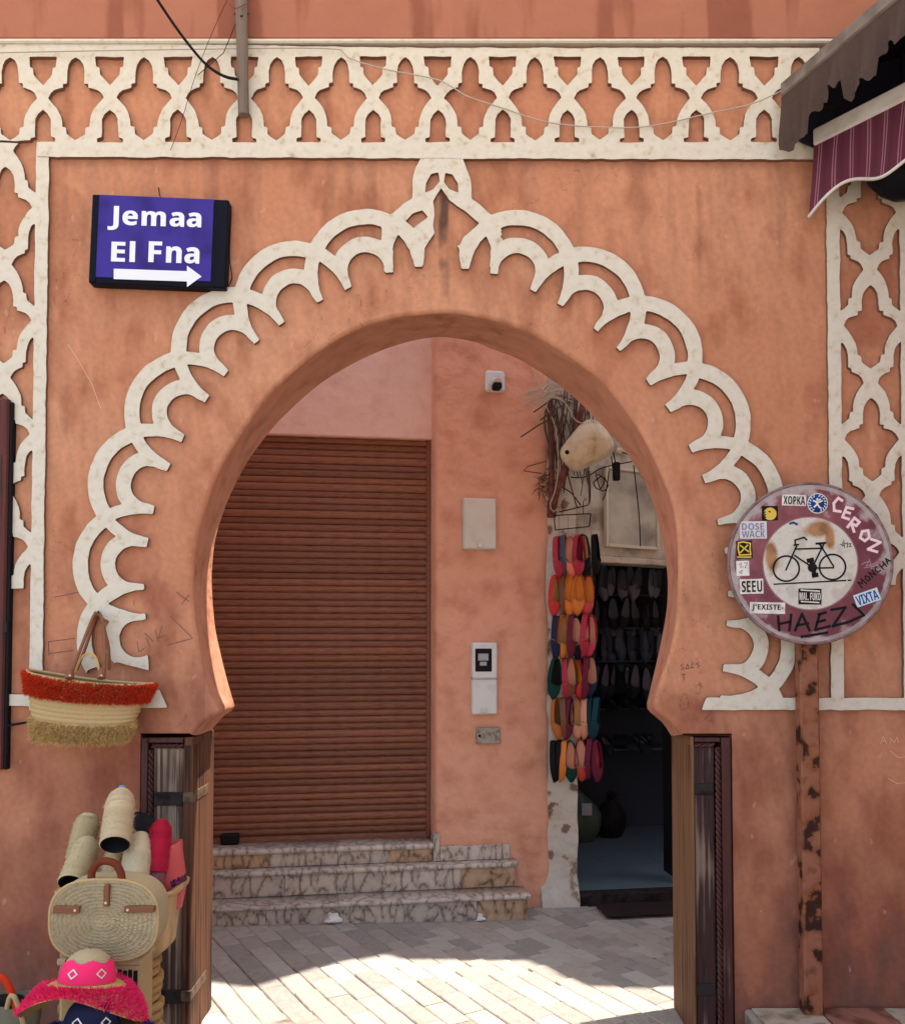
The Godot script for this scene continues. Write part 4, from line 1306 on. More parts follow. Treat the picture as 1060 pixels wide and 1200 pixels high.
	# stickers
	var sticker := func(x0: float, y0: float, x1: float, y1: float, turn: float, m: Material, called := "sticker"):
		var mid: Vector2 = P.call((x0 + x1) / 2, (y0 + y1) / 2)
		var t := xf * Transform3D(Basis(Vector3(0, 0, 1), deg_to_rad(turn)), Vector3(mid.x, mid.y, 0))
		var w := (x1 - x0) / 9.636 * k
		var h := (y1 - y0) / 9.636 * k
		var s := part(called, boxed(Vector3(-w, -h, 0.0006), Vector3(w, h, 0.0013), 0.0, t), m, o)
		return s
	var say := func(said: String, x0: float, y0: float, x1: float, y1: float, turn: float, m: Material, parent: Node3D, bold := true):
		var mid: Vector2 = P.call((x0 + x1) / 2, (y0 + y1) / 2)
		var t := whole(parent).affine_inverse() * xf * Transform3D(Basis(Vector3(0, 0, 1), deg_to_rad(turn)), Vector3(mid.x, mid.y, 0.0020))
		text(said, t.origin, (x1 - x0) / 4.818 * k, (y1 - y0) / 4.818 * k, m, parent, "lettering", t.basis, bold, 0.0006)
	var s: MeshInstance3D = sticker.call(366, 95, 500, 157, -5.5, mats.stickerwhite)
	say.call("XOPKA", 374, 103, 494, 150, -5.0, mats.ink, s)
	s = sticker.call(188, 702, 384, 766, -4.5, mats.stickerwhite)
	say.call("J'EXISTE-", 198, 714, 374, 752, -4.5, mats.ink, s)
	s = sticker.call(458, 625, 586, 715, -4, mats.ink)
	say.call("MAL. FUKO", 464, 648, 580, 692, -4, mats.stickerwhite, s)
	stroke.call([[[472, 633], [574, 640]], [[474, 698], [572, 704]]], 7, "printed_bar", mats.stickerwhite, 0.0018, s)
	s = sticker.call(132, 243, 282, 342, -3, mats.stickerlilac)
	say.call("DOSE", 142, 254, 266, 292, -3, mats.greyink, s)
	say.call("WACK", 142, 296, 272, 335, -3, mats.greyink, s)
	s = sticker.call(112, 352, 201, 455, -1, mats.ink)
	stroke.call([[[122, 365], [150, 360], [190, 368], [188, 400], [192, 432], [130, 434], [122, 400], [124, 365]], [[135, 380], [180, 415]], [[175, 378], [135, 420]], [[120, 446], [192, 446]]], 8, "printed_scrawl", mats.stickeryellow, 0.0018, s)
	s = sticker.call(112, 467, 184, 552, -2, mats.stickerwhite)
	stroke.call([[[125, 490], [140, 480], [135, 505], [150, 500]], [[155, 480], [175, 478], [160, 505], [172, 508]], [[130, 530], [145, 520], [140, 540], [128, 532]]], 4, "printed_scrawl", mats.greyink, 0.0018, s)
	s = sticker.call(132, 570, 263, 654, -2, mats.stickerwhite)
	say.call("SEEU", 142, 580, 256, 644, -2, mats.ink, s)
	s = sticker.call(254, 157, 344, 240, -3, mats.ink)
	var disc := mb()
	var at: Vector2 = P.call(300, 202)
	lathe(disc, [Vector2(0, 0), Vector2(36 / 4.818 * k, 0)], 24, xf * Transform3D(Basis(Vector3(1, 0, 0), PI / 2), Vector3(at.x, at.y, 0.0018)))
	part("printed_face", fin(disc), mats.stickeryellow, s)
	stroke.call([[[272, 190], [262, 202], [274, 206], [266, 216], [276, 222]], [[292, 188], [302, 192]]], 6, "printed_profile", mats.ink, 0.0021, s)
	s = sticker.call(768, 640, 908, 712, 16, mats.stickerblue)
	say.call("VIXTA", 776, 650, 900, 704, 16, mats.inkblue, s)
	disc = mb()
	at = P.call(563, 145)
	lathe(disc, [Vector2(0, 0.0012), Vector2(59 / 4.818 * k, 0.0012), Vector2(59 / 4.818 * k, 0.0)], 32, xf * Transform3D(Basis(Vector3(1, 0, 0), PI / 2), Vector3(at.x, at.y, 0.0004)))
	s = part("round_sticker", fin(disc), mats.inkblue, o)
	var ring2 := []
	for i in 33: ring2.append([563 + 55 * cos(TAU * i / 32.0), 145 + 55 * sin(TAU * i / 32.0)])
	stroke.call([ring2], 5, "printed_ring", mats.stickerwhite, 0.0020, s)
	var dashes := []
	for i in 18:
		if i in [4, 5, 13]: continue
		var an := TAU * i / 18.0
		dashes.append([[563 + 40 * cos(an), 145 + 40 * sin(an)], [563 + 48 * cos(an + 0.12), 145 + 48 * sin(an + 0.12)]])
	stroke.call(dashes, 6, "printed_letters", mats.stickerblue, 0.0020, s)
	stroke.call([[[562, 118], [556, 140], [572, 165]], [[540, 130], [566, 140], [588, 130]], [[545, 165], [562, 148]], [[578, 122], [560, 130]], [[572, 165], [582, 172]]], 9, "printed_animal", mats.stickerwhite, 0.0023, s)
	stroke.call([[[410, 258], [430, 252], [450, 262]]], 12, "sticker_scrap", mats.inkblue, 0.0016, o)
	# the post
	var x0 := V(938, 900, 0.08).x
	var x1 := V(961, 900, 0.085).x
	part("post", boxed(Vector3(x0, 0.118, 0.03), Vector3(x1, c.y + 0.2, 0.085), 0.006), mats.post, o)
	part("clamp", boxed(Vector3(x0 - 0.012, c.y - 0.19, 0.026), Vector3(x1 + 0.012, c.y - 0.15, 0.0905), 0.004), mats.iron, o)

# ---------------------------------------------------------------- above the gate
func overhead():
	var o := thing("wooden_pole", "short weathered wooden pole fixed over the white frieze", "pole", V(285, 134, 0.05))
	part("pole_body", tubed([V(282, -60, 0.05), V(283, 20, 0.055), V(284.5, 80, 0.055), V(285.5, 135, 0.05)], [0.022, 0.022, 0.021, 0.020], 12), mats.polewood, o)
	part("wire_band", tubed([V(275, 16, 0.04), V(283, 19, 0.082), V(291, 16, 0.04)], 0.003, 5), mats.iron, o)
	var w := thing("black_cable", "black cable sagging from above to the wooden pole", "cable", V(278, 93, 0.07))
	part("cable_run", tubed(smooth_path([V(175, -16, 0.20), V(186, 2, 0.16), V(212, 40, 0.11), V(240, 74, 0.085), V(262, 89, 0.08), V(279, 93, 0.075)], 24), 0.0055, 6), mats.black, w)
	w = thing("thin_wire", "thin dark wires crossing the frieze beside the wooden pole", "wire", V(250, 60, 0.05))
	part("wire_run", tubed([V(292, -10, 0.06), V(262, 62, 0.05), V(232, 88, 0.04)], 0.0016, 4), mats.black, w)
	part("wire_run", tubed(smooth_path([V(270, -8, 0.06), V(248, 40, 0.05), V(228, 92, 0.035), V(214, 138, 0.03), V(200, 176, 0.026)], 12), 0.0012, 4), mats.black, w)
	part("wire_run", tubed(smooth_path([V(268, 3, 0.08), V(276, 10, 0.09), V(289, 4, 0.08), V(284, 12, 0.09)], 10), 0.0018, 4), mats.maroonpaint, w)
	w = thing("pale_cable", "pale thin cable looping along the white frieze", "cable", V(560, 110, 0.03))
	part("cable_run", tubed(smooth_path([V(-20, 62, 0.033), V(200, 58, 0.034), V(388, 57, 0.034), V(410, 69, 0.03), V(455, 82, 0.03), V(515, 94, 0.03), V(545, 112, 0.03), V(590, 127, 0.028), V(640, 143, 0.028), V(700, 149, 0.028), V(760, 148, 0.028), V(830, 133, 0.028), V(880, 122, 0.04), V(922, 103, 0.06)], 60), 0.0024, 5), mats.cablegrey, w)
	w = thing("wall_wire", "short black wire pulled tight along the lower left wall", "wire", V(20, 849, 0.03))
	part("wire_run", tubed([V(-40, 861, 0.02), V(0, 852, 0.02), V(40, 845, 0.03), V(48, 838, 0.04)], 0.0045, 5), mats.black, w)
	# unseen cloth added over the lane to shade the goods and soften light
	w = thing("added_shade_cloth", "added unseen shade cloth that dims the lane before the gate", "shade cloth", Vector3(0, 4.3, 0.5))
	var cl := mb()
	sheet(cl, func(u, v): return Vector3(lerpf(-4.5, 4.5, u), 4.24 + 0.25 * v - 0.10 * sin(PI * v) + 0.03 * sin(u * 40.0) * v, lerpf(-0.2, 1.35 + 0.12 * sin(u * 21.0), v)), 60, 10)
	part("cloth", fin(cl), mats.added_cloth, w)
	# the dark door at the left edge
	w = thing("red_door", "dark red painted door edge at the left of the wall", "door", V(-20, 900, 0.06))
	part("door_board", boxed(Vector3(V(-80, 700, 0.09).x, V(0, 905, 0.09).y, 0.0), Vector3(V(9, 700, 0.02).x, V(0, 462, 0.09).y, 0.035), 0.006), mats.reddoor, w)
	part("edge_strip", boxed(Vector3(V(9.4, 700, 0.02).x, V(0, 905, 0.09).y, 0.0), Vector3(V(13, 700, 0.02).x, V(0, 466, 0.09).y, 0.03), 0.003), mats.black, w)
	part("hinge", boxed(Vector3(V(-4, 735, 0.1).x, V(0, 742, 0.05).y, 0.0352), Vector3(V(8, 735, 0.05).x, V(0, 728, 0.05).y, 0.05), 0.003), mats.iron, w)

func awnings():
	# the white-hemmed maroon awning of the shop at the right
	var a := V(957, 165, 0.06)
	var dir := Vector3(0.21, 0, 0.27).normalized()
	# its bar comes forward to the right, level
	var r := ray(1060, 113)
	var best := 1.0
	var q := EYE + r * ((a.y - EYE.y) / r.y)
	dir = (q - a).normalized()
	var b := a + dir * 1.5
	var side := Vector3(dir.z, 0, -dir.x)      # towards the shop
	if side.x < 0: side = -side
	var o := thing("maroon_awning", "maroon striped awning valance with white bar and white scalloped hem", "awning", a)
	var bx := Transform3D(Basis(dir, Vector3.UP, dir.cross(Vector3.UP)), a)
	part("front_bar", boxed(Vector3(0, -0.028, -0.03), Vector3(1.5, 0.034, 0.03), 0.006, bx), mats.awningbar, o)
	var drop := func(u: float) -> float: return 0.212 + 0.030 * cos(TAU * (u * 1.5 / 0.30) + 0.3) - 0.01 + 0.03 * exp(-u * 22.0)
	var f := func(u, v):
		var s: float = u * 1.5
		return bx * Vector3(s - 0.015 * v + 0.012 * sin(s * 30.0) * v * 0.3, -0.026 - drop.call(u) * v, 0.022 + 0.018 * sin(s * 23.0 + v) * v)
	var st := mb()
	sheet(st, f, 150, 12, true)
	part("valance", fin(st), mats.valance, o)
	var hem := []
	for i in 151: hem.append(f.call(i / 150.0, 1.0))
	part("hem", tubed(hem, 0.006, 6), mats.awningbar, o)
	st = mb()
	sheet(st, func(u, v): return a + dir * (u * 1.5) + side * (0.01 + v * 1.6) + Vector3(0, 0.02 + v * 0.55 - 0.05 * sin(PI * v), 0), 10, 10)
	part("canopy", fin(st), mats.canopydark, o)
	# the older one above
	var p := V(921, 112, 0.07)
	r = ray(1060, -4)
	q = EYE + r * ((p.y - EYE.y) / r.y)
	var d2 := (q - p).normalized()
	var cx := Transform3D(Basis(d2, Vector3.UP, d2.cross(Vector3.UP)), p)
	var o2 := thing("tattered_awning", "faded brown tattered awning above the maroon striped one", "awning", p)
	part("front_bar", boxed(Vector3(0, -0.012, -0.03), Vector3(1.6, 0.040, 0.03), 0.006, cx), mats.greybar, o2)
	st = mb()
	sheet(st, func(u, v):
		var s: float = u * 1.6
		var ragged: float = 0.15 + 0.05 * ns(s * 420.0, 7.0) + 0.03 * ns(s * 1500.0, 17.0) + 0.03 * signf(sin(s * 21.0)) + 0.05 * exp(-s * 8.0)
		return cx * Vector3(s, -0.010 - ragged * v, 0.024 + 0.016 * sin(s * 46.0 + v * 2.0) * v + 0.006 * sin(s * 130.0) * v), 220, 8)
	part("ragged_valance", fin(st), mats.browncloth, o2)
	st = mb()
	var side2 := Vector3(d2.z, 0, -d2.x)
	if side2.x < 0: side2 = -side2
	sheet(st, func(u, v): return p + d2 * (u * 1.6) + side2 * (0.01 + v * 1.8) + Vector3(0, 0.03 + v * 0.6, 0), 8, 8)
	part("canopy", fin(st), mats.canopydark, o2)
	part("arm", tubed([p + side2 * 0.12 + Vector3(0, -0.03, 0.02), p + side2 * 1.5 + Vector3(0, 0.1, 0.1)], 0.012, 6), mats.iron, o2)
	# dark sheet added for the awnings' dim underside, and the rounded black bundle below
	var w := thing("hanging_bundle", "rounded black bundle hanging under the maroon awning", "bag", V(1050, 200, 0.12))
	st = mb()
	var m := V(1056, 178, 0.12)
	lathe(st, [Vector2(0, -0.175), Vector2(0.06, -0.166), Vector2(0.10, -0.14), Vector2(0.135, -0.09), Vector2(0.15, -0.02), Vector2(0.145, 0.05), Vector2(0.10, 0.13), Vector2(0, 0.16)], 28, Transform3D(Basis(Vector3(0, 0, 1), 0.15), m), 0.6)
	part("bundle_body", fin(st), mats.blackgloss, w)
	part("hanging_strap", tubed([m + Vector3(0, 0.15, 0), m + Vector3(0.01, 0.42, 0.0)], 0.006, 5), mats.black, w)
	# the shop at the right that carries both awnings
	var sb := thing("awning_shop", "dark shop front at the right edge that carries the awnings", "shop", Vector3(2.6, 0, 0.9))
	part("shop_wall", boxed(Vector3(2.35, 0.0, 0.02), Vector3(2.6, 5.0, 4.0), 0.01), mats.pink, sb)
	var tp := PackedVector2Array()
	for w2 in [[930, 163], [934, 130], [960, 100], [1010, 62], [1100, -8], [1100, 190], [1000, 190], [958, 175]]: tp.append(Vector2(V(w2[0], w2[1], 0.03).x, V(w2[0], w2[1], 0.03).y))
	part("added_dark_sheet", prismed(tp, 0.026, 0.034), mats.canopydark, sb)  # added sheet: its dark colour stands in for the dim awning underside

# ---------------------------------------------------------------- straw goods
func fuzz(st: SurfaceTool, at: Vector3, out: Vector3, length: float, width: float):
	var d := (out + Vector3(rng.randfn(0, 0.45), rng.randfn(0, 0.45), rng.randfn(0, 0.45))).normalized()
	var s := d.cross(Vector3(rng.randf() - 0.5, rng.randf() - 0.5, rng.randf() - 0.5)).normalized() * width
	tri(st, at - s, at + s, at + d * length * rng.randf_range(0.6, 1.2))

func wall_bag():
	var z := 0.10
	var k := (EYE.z - z) / FOCAL
	var at := V(105, 866, z)
	var o := thing("straw_tote", "straw tote bag with orange red fringe hanging on the wall", "bag", at)
	# body: an oval basket, wider at the top
	var tl := V(34, 786, z); var tr := V(178, 802, z); var bl := V(42, 862, z); var br := V(147, 866, z)
	var body := func(u: float, v: float, grow := 0.0) -> Vector3:      # u round, v up
		var a: float = u * TAU
		var lo := bl.lerp(br, 0.5 + 0.5 * cos(a))
		var hi := tl.lerp(tr, 0.5 + 0.5 * cos(a))
		var depth := lerpf(0.060, 0.085, v) + grow
		var p := lo.lerp(hi, v)
		p.x += grow * cos(a)
		p.y += -0.012 * sin(a) * (1.0 - v) - 0.014 * v * (1.0 - pow(cos(a), 2))
		p.z = z + depth * sin(a) * pow(absf(sin(a)), -0.25 if absf(sin(a)) > 0.01 else 0.0)
		return p
	var st := mb()
	sheet(st, func(u, v): return body.call(u, v, 0.0035 * absf(sin(v * PI * 13.0)) + 0.002 * ns(u * 900.0, v * 300.0)), 72, 78)
	part("woven_body", fin(st), mats.straw, o)
	st = mb()
	sheet(st, func(u, v): return body.call(u, 0.02, -0.06 * v), 40, 2)
	part("base", fin(st), mats.straw, o)
	st = mb()
	for i in 7000:
		var u := rng.randf()
		var v := rng.randf_range(-0.03, 0.30)
		var p: Vector3 = body.call(u, v, 0.004)
		fuzz(st, p, Vector3(cos(u * TAU) * 0.6, -0.5 + rng.randfn(0, 0.6), sin(u * TAU)), 0.020, 0.0018)
	tag(part("straw_fringe", fin(st), mats.strawdark, o), "", "", "", "stuff")
	st = mb()
	for i in 13000:
		var u := rng.randf()
		var v := rng.randf_range(0.68, 1.02)
		fuzz(st, body.call(u, v, 0.006), Vector3(cos(u * TAU) * 0.7, -0.5, sin(u * TAU)), 0.019, 0.0019)
	tag(part("red_fringe", fin(st), mats.redwool, o), "", "", "", "stuff")
	var rim := []
	for i in 61: rim.append(body.call(i / 60.0, 1.0, 0.002))
	part("rim_braid", tubed(rim, 0.006, 6, false), mats.straw, o)
	for s in [0, 1]:
		var zz := z + (0.085 if s == 0 else -0.06)
		var pts := [V(83, 792, zz), V(96, 757, zz - 0.02), V(110, 722, 0.055), V(115, 718, 0.052), V(120, 727, 0.055), V(123, 760, zz - 0.015), V(122, 795, zz)]
		if s == 1: pts = [V(90, 785, zz), V(101, 757, zz + 0.01), V(112, 724, 0.045), V(115, 720, 0.045), V(118, 724, 0.045), V(127, 757, zz + 0.01), V(128, 785, zz)]
		part("leather_handle", tubed(smooth_path(pts, 30), 0.0062, 8), mats.leather, o)
	part("short_handle", tubed(smooth_path([V(87, 790, z + 0.06), V(95, 772, z + 0.06), V(106, 765, z + 0.06), V(114, 774, z + 0.06), V(117, 792, z + 0.06)], 20), 0.0045, 7), mats.strawdark, o)
	for q in [[82, 792], [119, 792]]:
		var rv := part("leather_tab", tubed([V(q[0], q[1] - 6, z + 0.086), V(q[0], q[1] + 3, z + 0.098)], 0.014, 10), mats.leather, o)
		part("rivet", tubed([V(q[0], q[1], z + 0.098), V(q[0], q[1], z + 0.108)], [0.007, 0.004], 10), mats.steel, rv)
	part("nail", tubed([V(115.5, 717, -0.01), V(115.5, 717, 0.06)], 0.004, 6), mats.iron, thing("wall_nail", "iron nail in the white stucco that holds the straw tote", "nail", V(115.5, 717, 0.0)))

func coil_bag():
	var z := 0.50
	var k := (EYE.z - z - 0.06) / FOCAL
	var c := V(121, 1079, z + 0.06) - Vector3(0, 0, 0.06)
	var o := thing("oval_handbag", "oval straw handbag with brown leather handle and straps", "bag", V(121, 1126, z))
	var rx := 62.0 * k
	var ry := 46.0 * k
	var shape := func(a: float, r: float) -> Vector2:      # a rounded oval
		var ca := cos(a); var sa := sin(a)
		var e := 2.0 / 2.7
		return Vector2(signf(ca) * pow(absf(ca), e) * rx * r, signf(sa) * pow(absf(sa), e) * ry * r)
	for s in [1.0, -1.0]:
		var st := mb()
		sheet(st, func(u, v):
			var a: float = u * TAU
			var r: float = v
			var q: Vector2 = shape.call(a, r)
			var braid := 0.0030 * absf(sin(r * PI * 12.0)) + 0.0022 * sin(a * 90.0 * maxf(r, 0.15) + floor(r * 12.0) * 1.7) * minf(1.0, r * 4.0) + 0.002 * ns(q.x * 2500.0, q.y * 2500.0)
			return c + Vector3(q.x, q.y, s * (0.055 + 0.010 * (1.0 - r * r) + braid)), 220, 84)
		part("woven_side", fin(st), mats.strawpale, o)
	var st2 := mb()
	sheet(st2, func(u, v):
		var a: float = u * TAU
		var q: Vector2 = shape.call(a, 1.0 + 0.015 * sin(PI * v))
		return c + Vector3(q.x, q.y, lerpf(-0.055, 0.055, v) + 0.001 * sin(v * 40.0)), 100, 12)
	part("gusset", fin(st2), mats.strawpale, o)
	var rim := []
	for i in 101:
		var q: Vector2 = shape.call(TAU * i / 100.0, 1.01)
		rim.append(c + Vector3(q.x, q.y, 0.054))
	part("rim_braid", tubed(rim, 0.0055, 6, false), mats.straw, o)
	var fz := mb()
	for i in 2600:
		var r := sqrt(rng.randf())
		var q: Vector2 = shape.call(rng.randf() * TAU, r)
		fuzz(fz, c + Vector3(q.x, q.y, 0.056 + 0.010 * (1.0 - r * r)), Vector3(rng.randfn(0, 1.2), rng.randfn(0, 1.2), 0.8), 0.011, 0.0009)
	tag(part("loose_fibre", fin(fz), mats.strawpale, o), "", "", "", "stuff")
	part("carry_handle", tubed(smooth_path([V(107.5, 1036, z + 0.045), V(108, 1022, z + 0.045), V(115, 1011.5, z + 0.045), V(125, 1009, z + 0.045), V(136, 1013, z + 0.045), V(142, 1024, z + 0.045), V(143, 1036, z + 0.045)], 26), 0.0115, 10), mats.leatherred, o)
	for q in [[63, 1062, 94, 1070], [146, 1062, 181, 1069], [122, 1037, 128.5, 1062]]:
		var p0 := V(q[0], q[3], z + 0.070); var p1 := V(q[2], q[1], z + 0.070)
		var strap := part("leather_strap", boxed(Vector3(p0.x, p0.y, z + 0.05), Vector3(p1.x, p1.y, z + 0.0755), 0.0015), mats.leather, o)
		var e := Vector3(p1.x - 0.012 if q[0] < 80 else p0.x + 0.012, (p0.y + p1.y) / 2, z + 0.0755)
		if q[0] > 100 and q[0] < 140: e = Vector3((p0.x + p1.x) / 2, p0.y + 0.012, z + 0.0755)
		part("rivet", tubed([e, e + Vector3(0, 0, 0.003)], 0.004, 8), mats.steel, strap)

func cones():
	# the tub that holds the raffia cones
	var z := 0.30
	var rimy := V(0, 1048, z + 0.1).y
	var xa := V(60, 1048, z + 0.1).x
	var xb := V(204, 1048, z + 0.1).x
	var mid := Vector3((xa + xb) / 2, rimy, z)
	var o := thing("plastic_tub", "tan plastic tub that holds the raffia cones", "tub", Vector3(mid.x, rimy - 0.19, z))
	var hx := (xb - xa) / 2
	var rr := func(a: float, s: float, y: float) -> Vector3:
		var e := 2.0 / 5.0
		return mid + Vector3(signf(cos(a)) * pow(absf(cos(a)), e) * hx * s, y, signf(sin(a)) * pow(absf(sin(a)), e) * 0.125 * s)
	var st := mb()
	sheet(st, func(u, v):
		var prof: Vector2 = [Vector2(0.80, -0.19), Vector2(0.90, -0.02), Vector2(0.91, -0.012), Vector2(1.0, -0.010), Vector2(1.01, 0.004), Vector2(0.97, 0.006), Vector2(0.89, 0.002), Vector2(0.78, -0.17)][int(round(v * 7.0))]
		return rr.call(u * TAU, prof.x, prof.y), 72, 7)
	part("tub_wall", fin(st), mats.tubplastic, o)
	st = mb()
	sheet(st, func(u, v): return rr.call(u * TAU, 0.81 * v, -0.185), 40, 3)
	part("tub_floor", fin(st), mats.tubplastic, o)
	# the pink bowl behind them, pattern inside
	var pb := thing("pink_basket", "pink plastic basket leaning behind the raffia cones", "basket", V(195, 1040, 0.22))
	st = mb()
	var bx := Transform3D(Basis(Vector3(0, 0, 1), 0.28), V(186, 1030, 0.26))
	lathe(st, [Vector2(0.05, -0.11), Vector2(0.085, -0.04), Vector2(0.10, 0.07), Vector2(0.108, 0.10), Vector2(0.100, 0.102), Vector2(0.078, -0.03), Vector2(0.04, -0.10)], 30, bx, 0.8)
	part("basket_wall", fin(st), mats.coralplastic, pb)
	st = mb()
	sheet(st, func(u, v):
		var a: float = lerpf(-0.6, 0.9, u)
		return bx * Vector3((0.088 + 0.006 * v) * cos(a), -0.03 + 0.12 * v, (0.088 + 0.006 * v) * sin(a) * 0.8), 14, 8)
	part("patterned_lining", fin(st), mats.lining, pb)
	# cones: bottles wound with raffia, open underneath
	var list := [
		[135, 990, 143, 927, 19.5, 0.36, "cream", "uppermost cream raffia cone, blue cap on its tip", true],
		[92, 1008, 105, 953, 17.0, 0.24, "straw", "straw raffia cone farthest left, leaning on the wall", false],
		[84, 1036, 105, 984, 18.0, 0.36, "straw", "greenish straw raffia cone with open dark end at the left", true],
		[129, 1045, 133, 998, 14.5, 0.34, "cream", "cream raffia cone standing behind the leather handle", true],
		[155, 1040, 166, 978, 18.5, 0.36, "pale", "pale raffia cone leaning right of the leather handle", true],
		[146, 1010, 153, 970, 11.5, 0.26, "straw", "small straw raffia cone between the cream and pale ones", false],
		[183, 1022, 190, 960, 15.0, 0.32, "hotpink", "hot pink raffia cone by the wooden post", false],
		[178, 1049, 184, 1016, 13.5, 0.36, "plum", "mottled purple raffia cone in the tub's right end", false]]
	for c in list:
		var zz: float = c[5]
		var kk := (EYE.z - zz) / FOCAL
		var lo := V(c[0], c[1], zz + (0.085 if c[8] else 0.03))
		var hi := V(c[2], c[3], zz - (0.06 if c[8] else 0.03))
		var up := (hi - lo).normalized()
		var len_ := lo.distance_to(hi) + 0.0
		var rad: float = c[4] * kk * 0.82
		var right := up.cross(Vector3(0, 0, 1)).normalized()
		var xf := Transform3D(Basis(right, up, right.cross(up)), lo)
		var th := thing("raffia_cone", c[7], "raffia cone", lo, "raffia cones standing in the tub")
		var prof := []
		var nr := 56
		for i in nr + 1:
			var t := float(i) / nr
			var r := rad * (1.0 if t < 0.66 else sqrt(maxf(0.0, 1.0 - pow((t - 0.66) / 0.36, 2.2))))
			prof.append(Vector2(maxf(r + 0.0011 * sin(i * PI) + (0.0030 if i % 2 else -0.0016) + 0.0024 * ns(i * 60.0, c[0]), 0.004), t * len_))
		prof.append(Vector2(0, len_))
		st = mb()
		lathe(st, prof, 26, xf, 1.0, -1 if false else 1)
		part("raffia_winding", fin(st), mats["raffia_" + c[6]], th)
		st = mb()
		lathe(st, [Vector2(rad, 0.0), Vector2(rad * 0.93, -0.003), Vector2(rad * 0.86, 0.0), Vector2(rad * 0.84, 0.05), Vector2(0, 0.055)], 26, xf)
		part("hollow_foot", fin(st), mats.blackgloss if c[8] else mats["raffia_" + c[6]], th)
		st = mb()
		for q in 500:
			var t := rng.randf_range(0.02, 0.9)
			var an := rng.randf() * TAU
			var pr: Vector2 = prof[int(t * nr)]
			var out := xf.basis * Vector3(cos(an), 0.2, sin(an))
			fuzz(st, xf * Vector3(pr.x * cos(an), pr.y, pr.x * sin(an)), out, 0.011, 0.0006)
		tag(part("loose_fibre", fin(st), mats["raffia_" + c[6]], th), "", "", "", "stuff")
		if c[7].begins_with("uppermost"):
			part("bottle_cap", tubed([xf * Vector3(0, len_ - 0.012, 0), xf * Vector3(0, len_ + 0.014, 0)], 0.013, 12), mats.capblue, th)
	# black pouch behind the cones
	var bp := thing("black_pouch", "black pouch behind the raffia cones against the post", "pouch", V(163, 985, 0.2))
	st = mb()
	var m := V(163, 988, 0.2)
	sheet(st, func(u, v):
		var a: float = u * TAU
		var b: float = PI * v
		return m + Vector3(cos(a) * sin(b) * 0.085, -cos(b) * 0.10, sin(a) * sin(b) * 0.05) * (1.0 + 0.18 * ns(cos(a) * 80.0, v * 140.0 + sin(a) * 60.0)), 24, 14)
	part("pouch_body", fin(st), mats.black, bp)
	# the stack of coiled baskets below
	var sb := thing("coiled_baskets", "stack of nested coiled rope baskets under the tub", "baskets", Vector3(V(160, 1100, 0.28).x, 0, 0.28))
	var cx := V(132, 1100, 0.28).x
	var y := 0.02
	var i := 0
	while y < rimy - 0.10:
		st = mb()
		var pts := []
		var rad := 0.150 - 0.020 * (y / rimy) + 0.006 * sin(i * 2.1)
		for q in 41:
			var a := TAU * q / 40.0
			pts.append(Vector3(cx + rad * cos(a) * 1.05, y + 0.014 + 0.003 * sin(a * 2.0 + i), 0.28 + rad * sin(a) * 0.8))
		tube(st, pts, 0.0155, 7, false)
		part("rope_coil", fin(st), mats.ropecane, sb)
		y += 0.029
		i += 1
	part("cane_rim", tubed([V(184, 1058, 0.36), V(193, 1052, 0.36), V(197, 1060, 0.33), V(196, 1075, 0.3)], 0.009, 7), mats.ropecane, sb)
	# the patterned basket under the handbag
	var wb := thing("patterned_basket", "pale woven basket with black zigzag band under the oval handbag", "basket", V(115, 1180, 0.44))
	var w0 := V(68, 1126, 0.53); var w1 := V(164, 1126, 0.53)
	part("basket_body", boxed(Vector3(w0.x, V(0, 1215, 0.53).y, 0.40), Vector3(w1.x, w0.y, 0.525), 0.012), mats.straw, wb)
	for j in 15:
		var x := lerpf(w0.x + 0.008, w1.x - 0.02, j / 14.0)
		var yt := V(0, 1138, 0.53).y
		var h := 0.040 + 0.014 * ((j % 3) - 1)
		part("black_stitch", boxed(Vector3(x, yt - h, 0.520), Vector3(x + 0.0115, yt + 0.003 * (j % 2), 0.5285), 0.002), mats.black, wb)
	part("woven_rim", boxed(Vector3(w0.x - 0.004, w0.y - 0.016, 0.398), Vector3(w1.x + 0.004, w0.y + 0.006, 0.531), 0.005), mats.strawpale, wb)

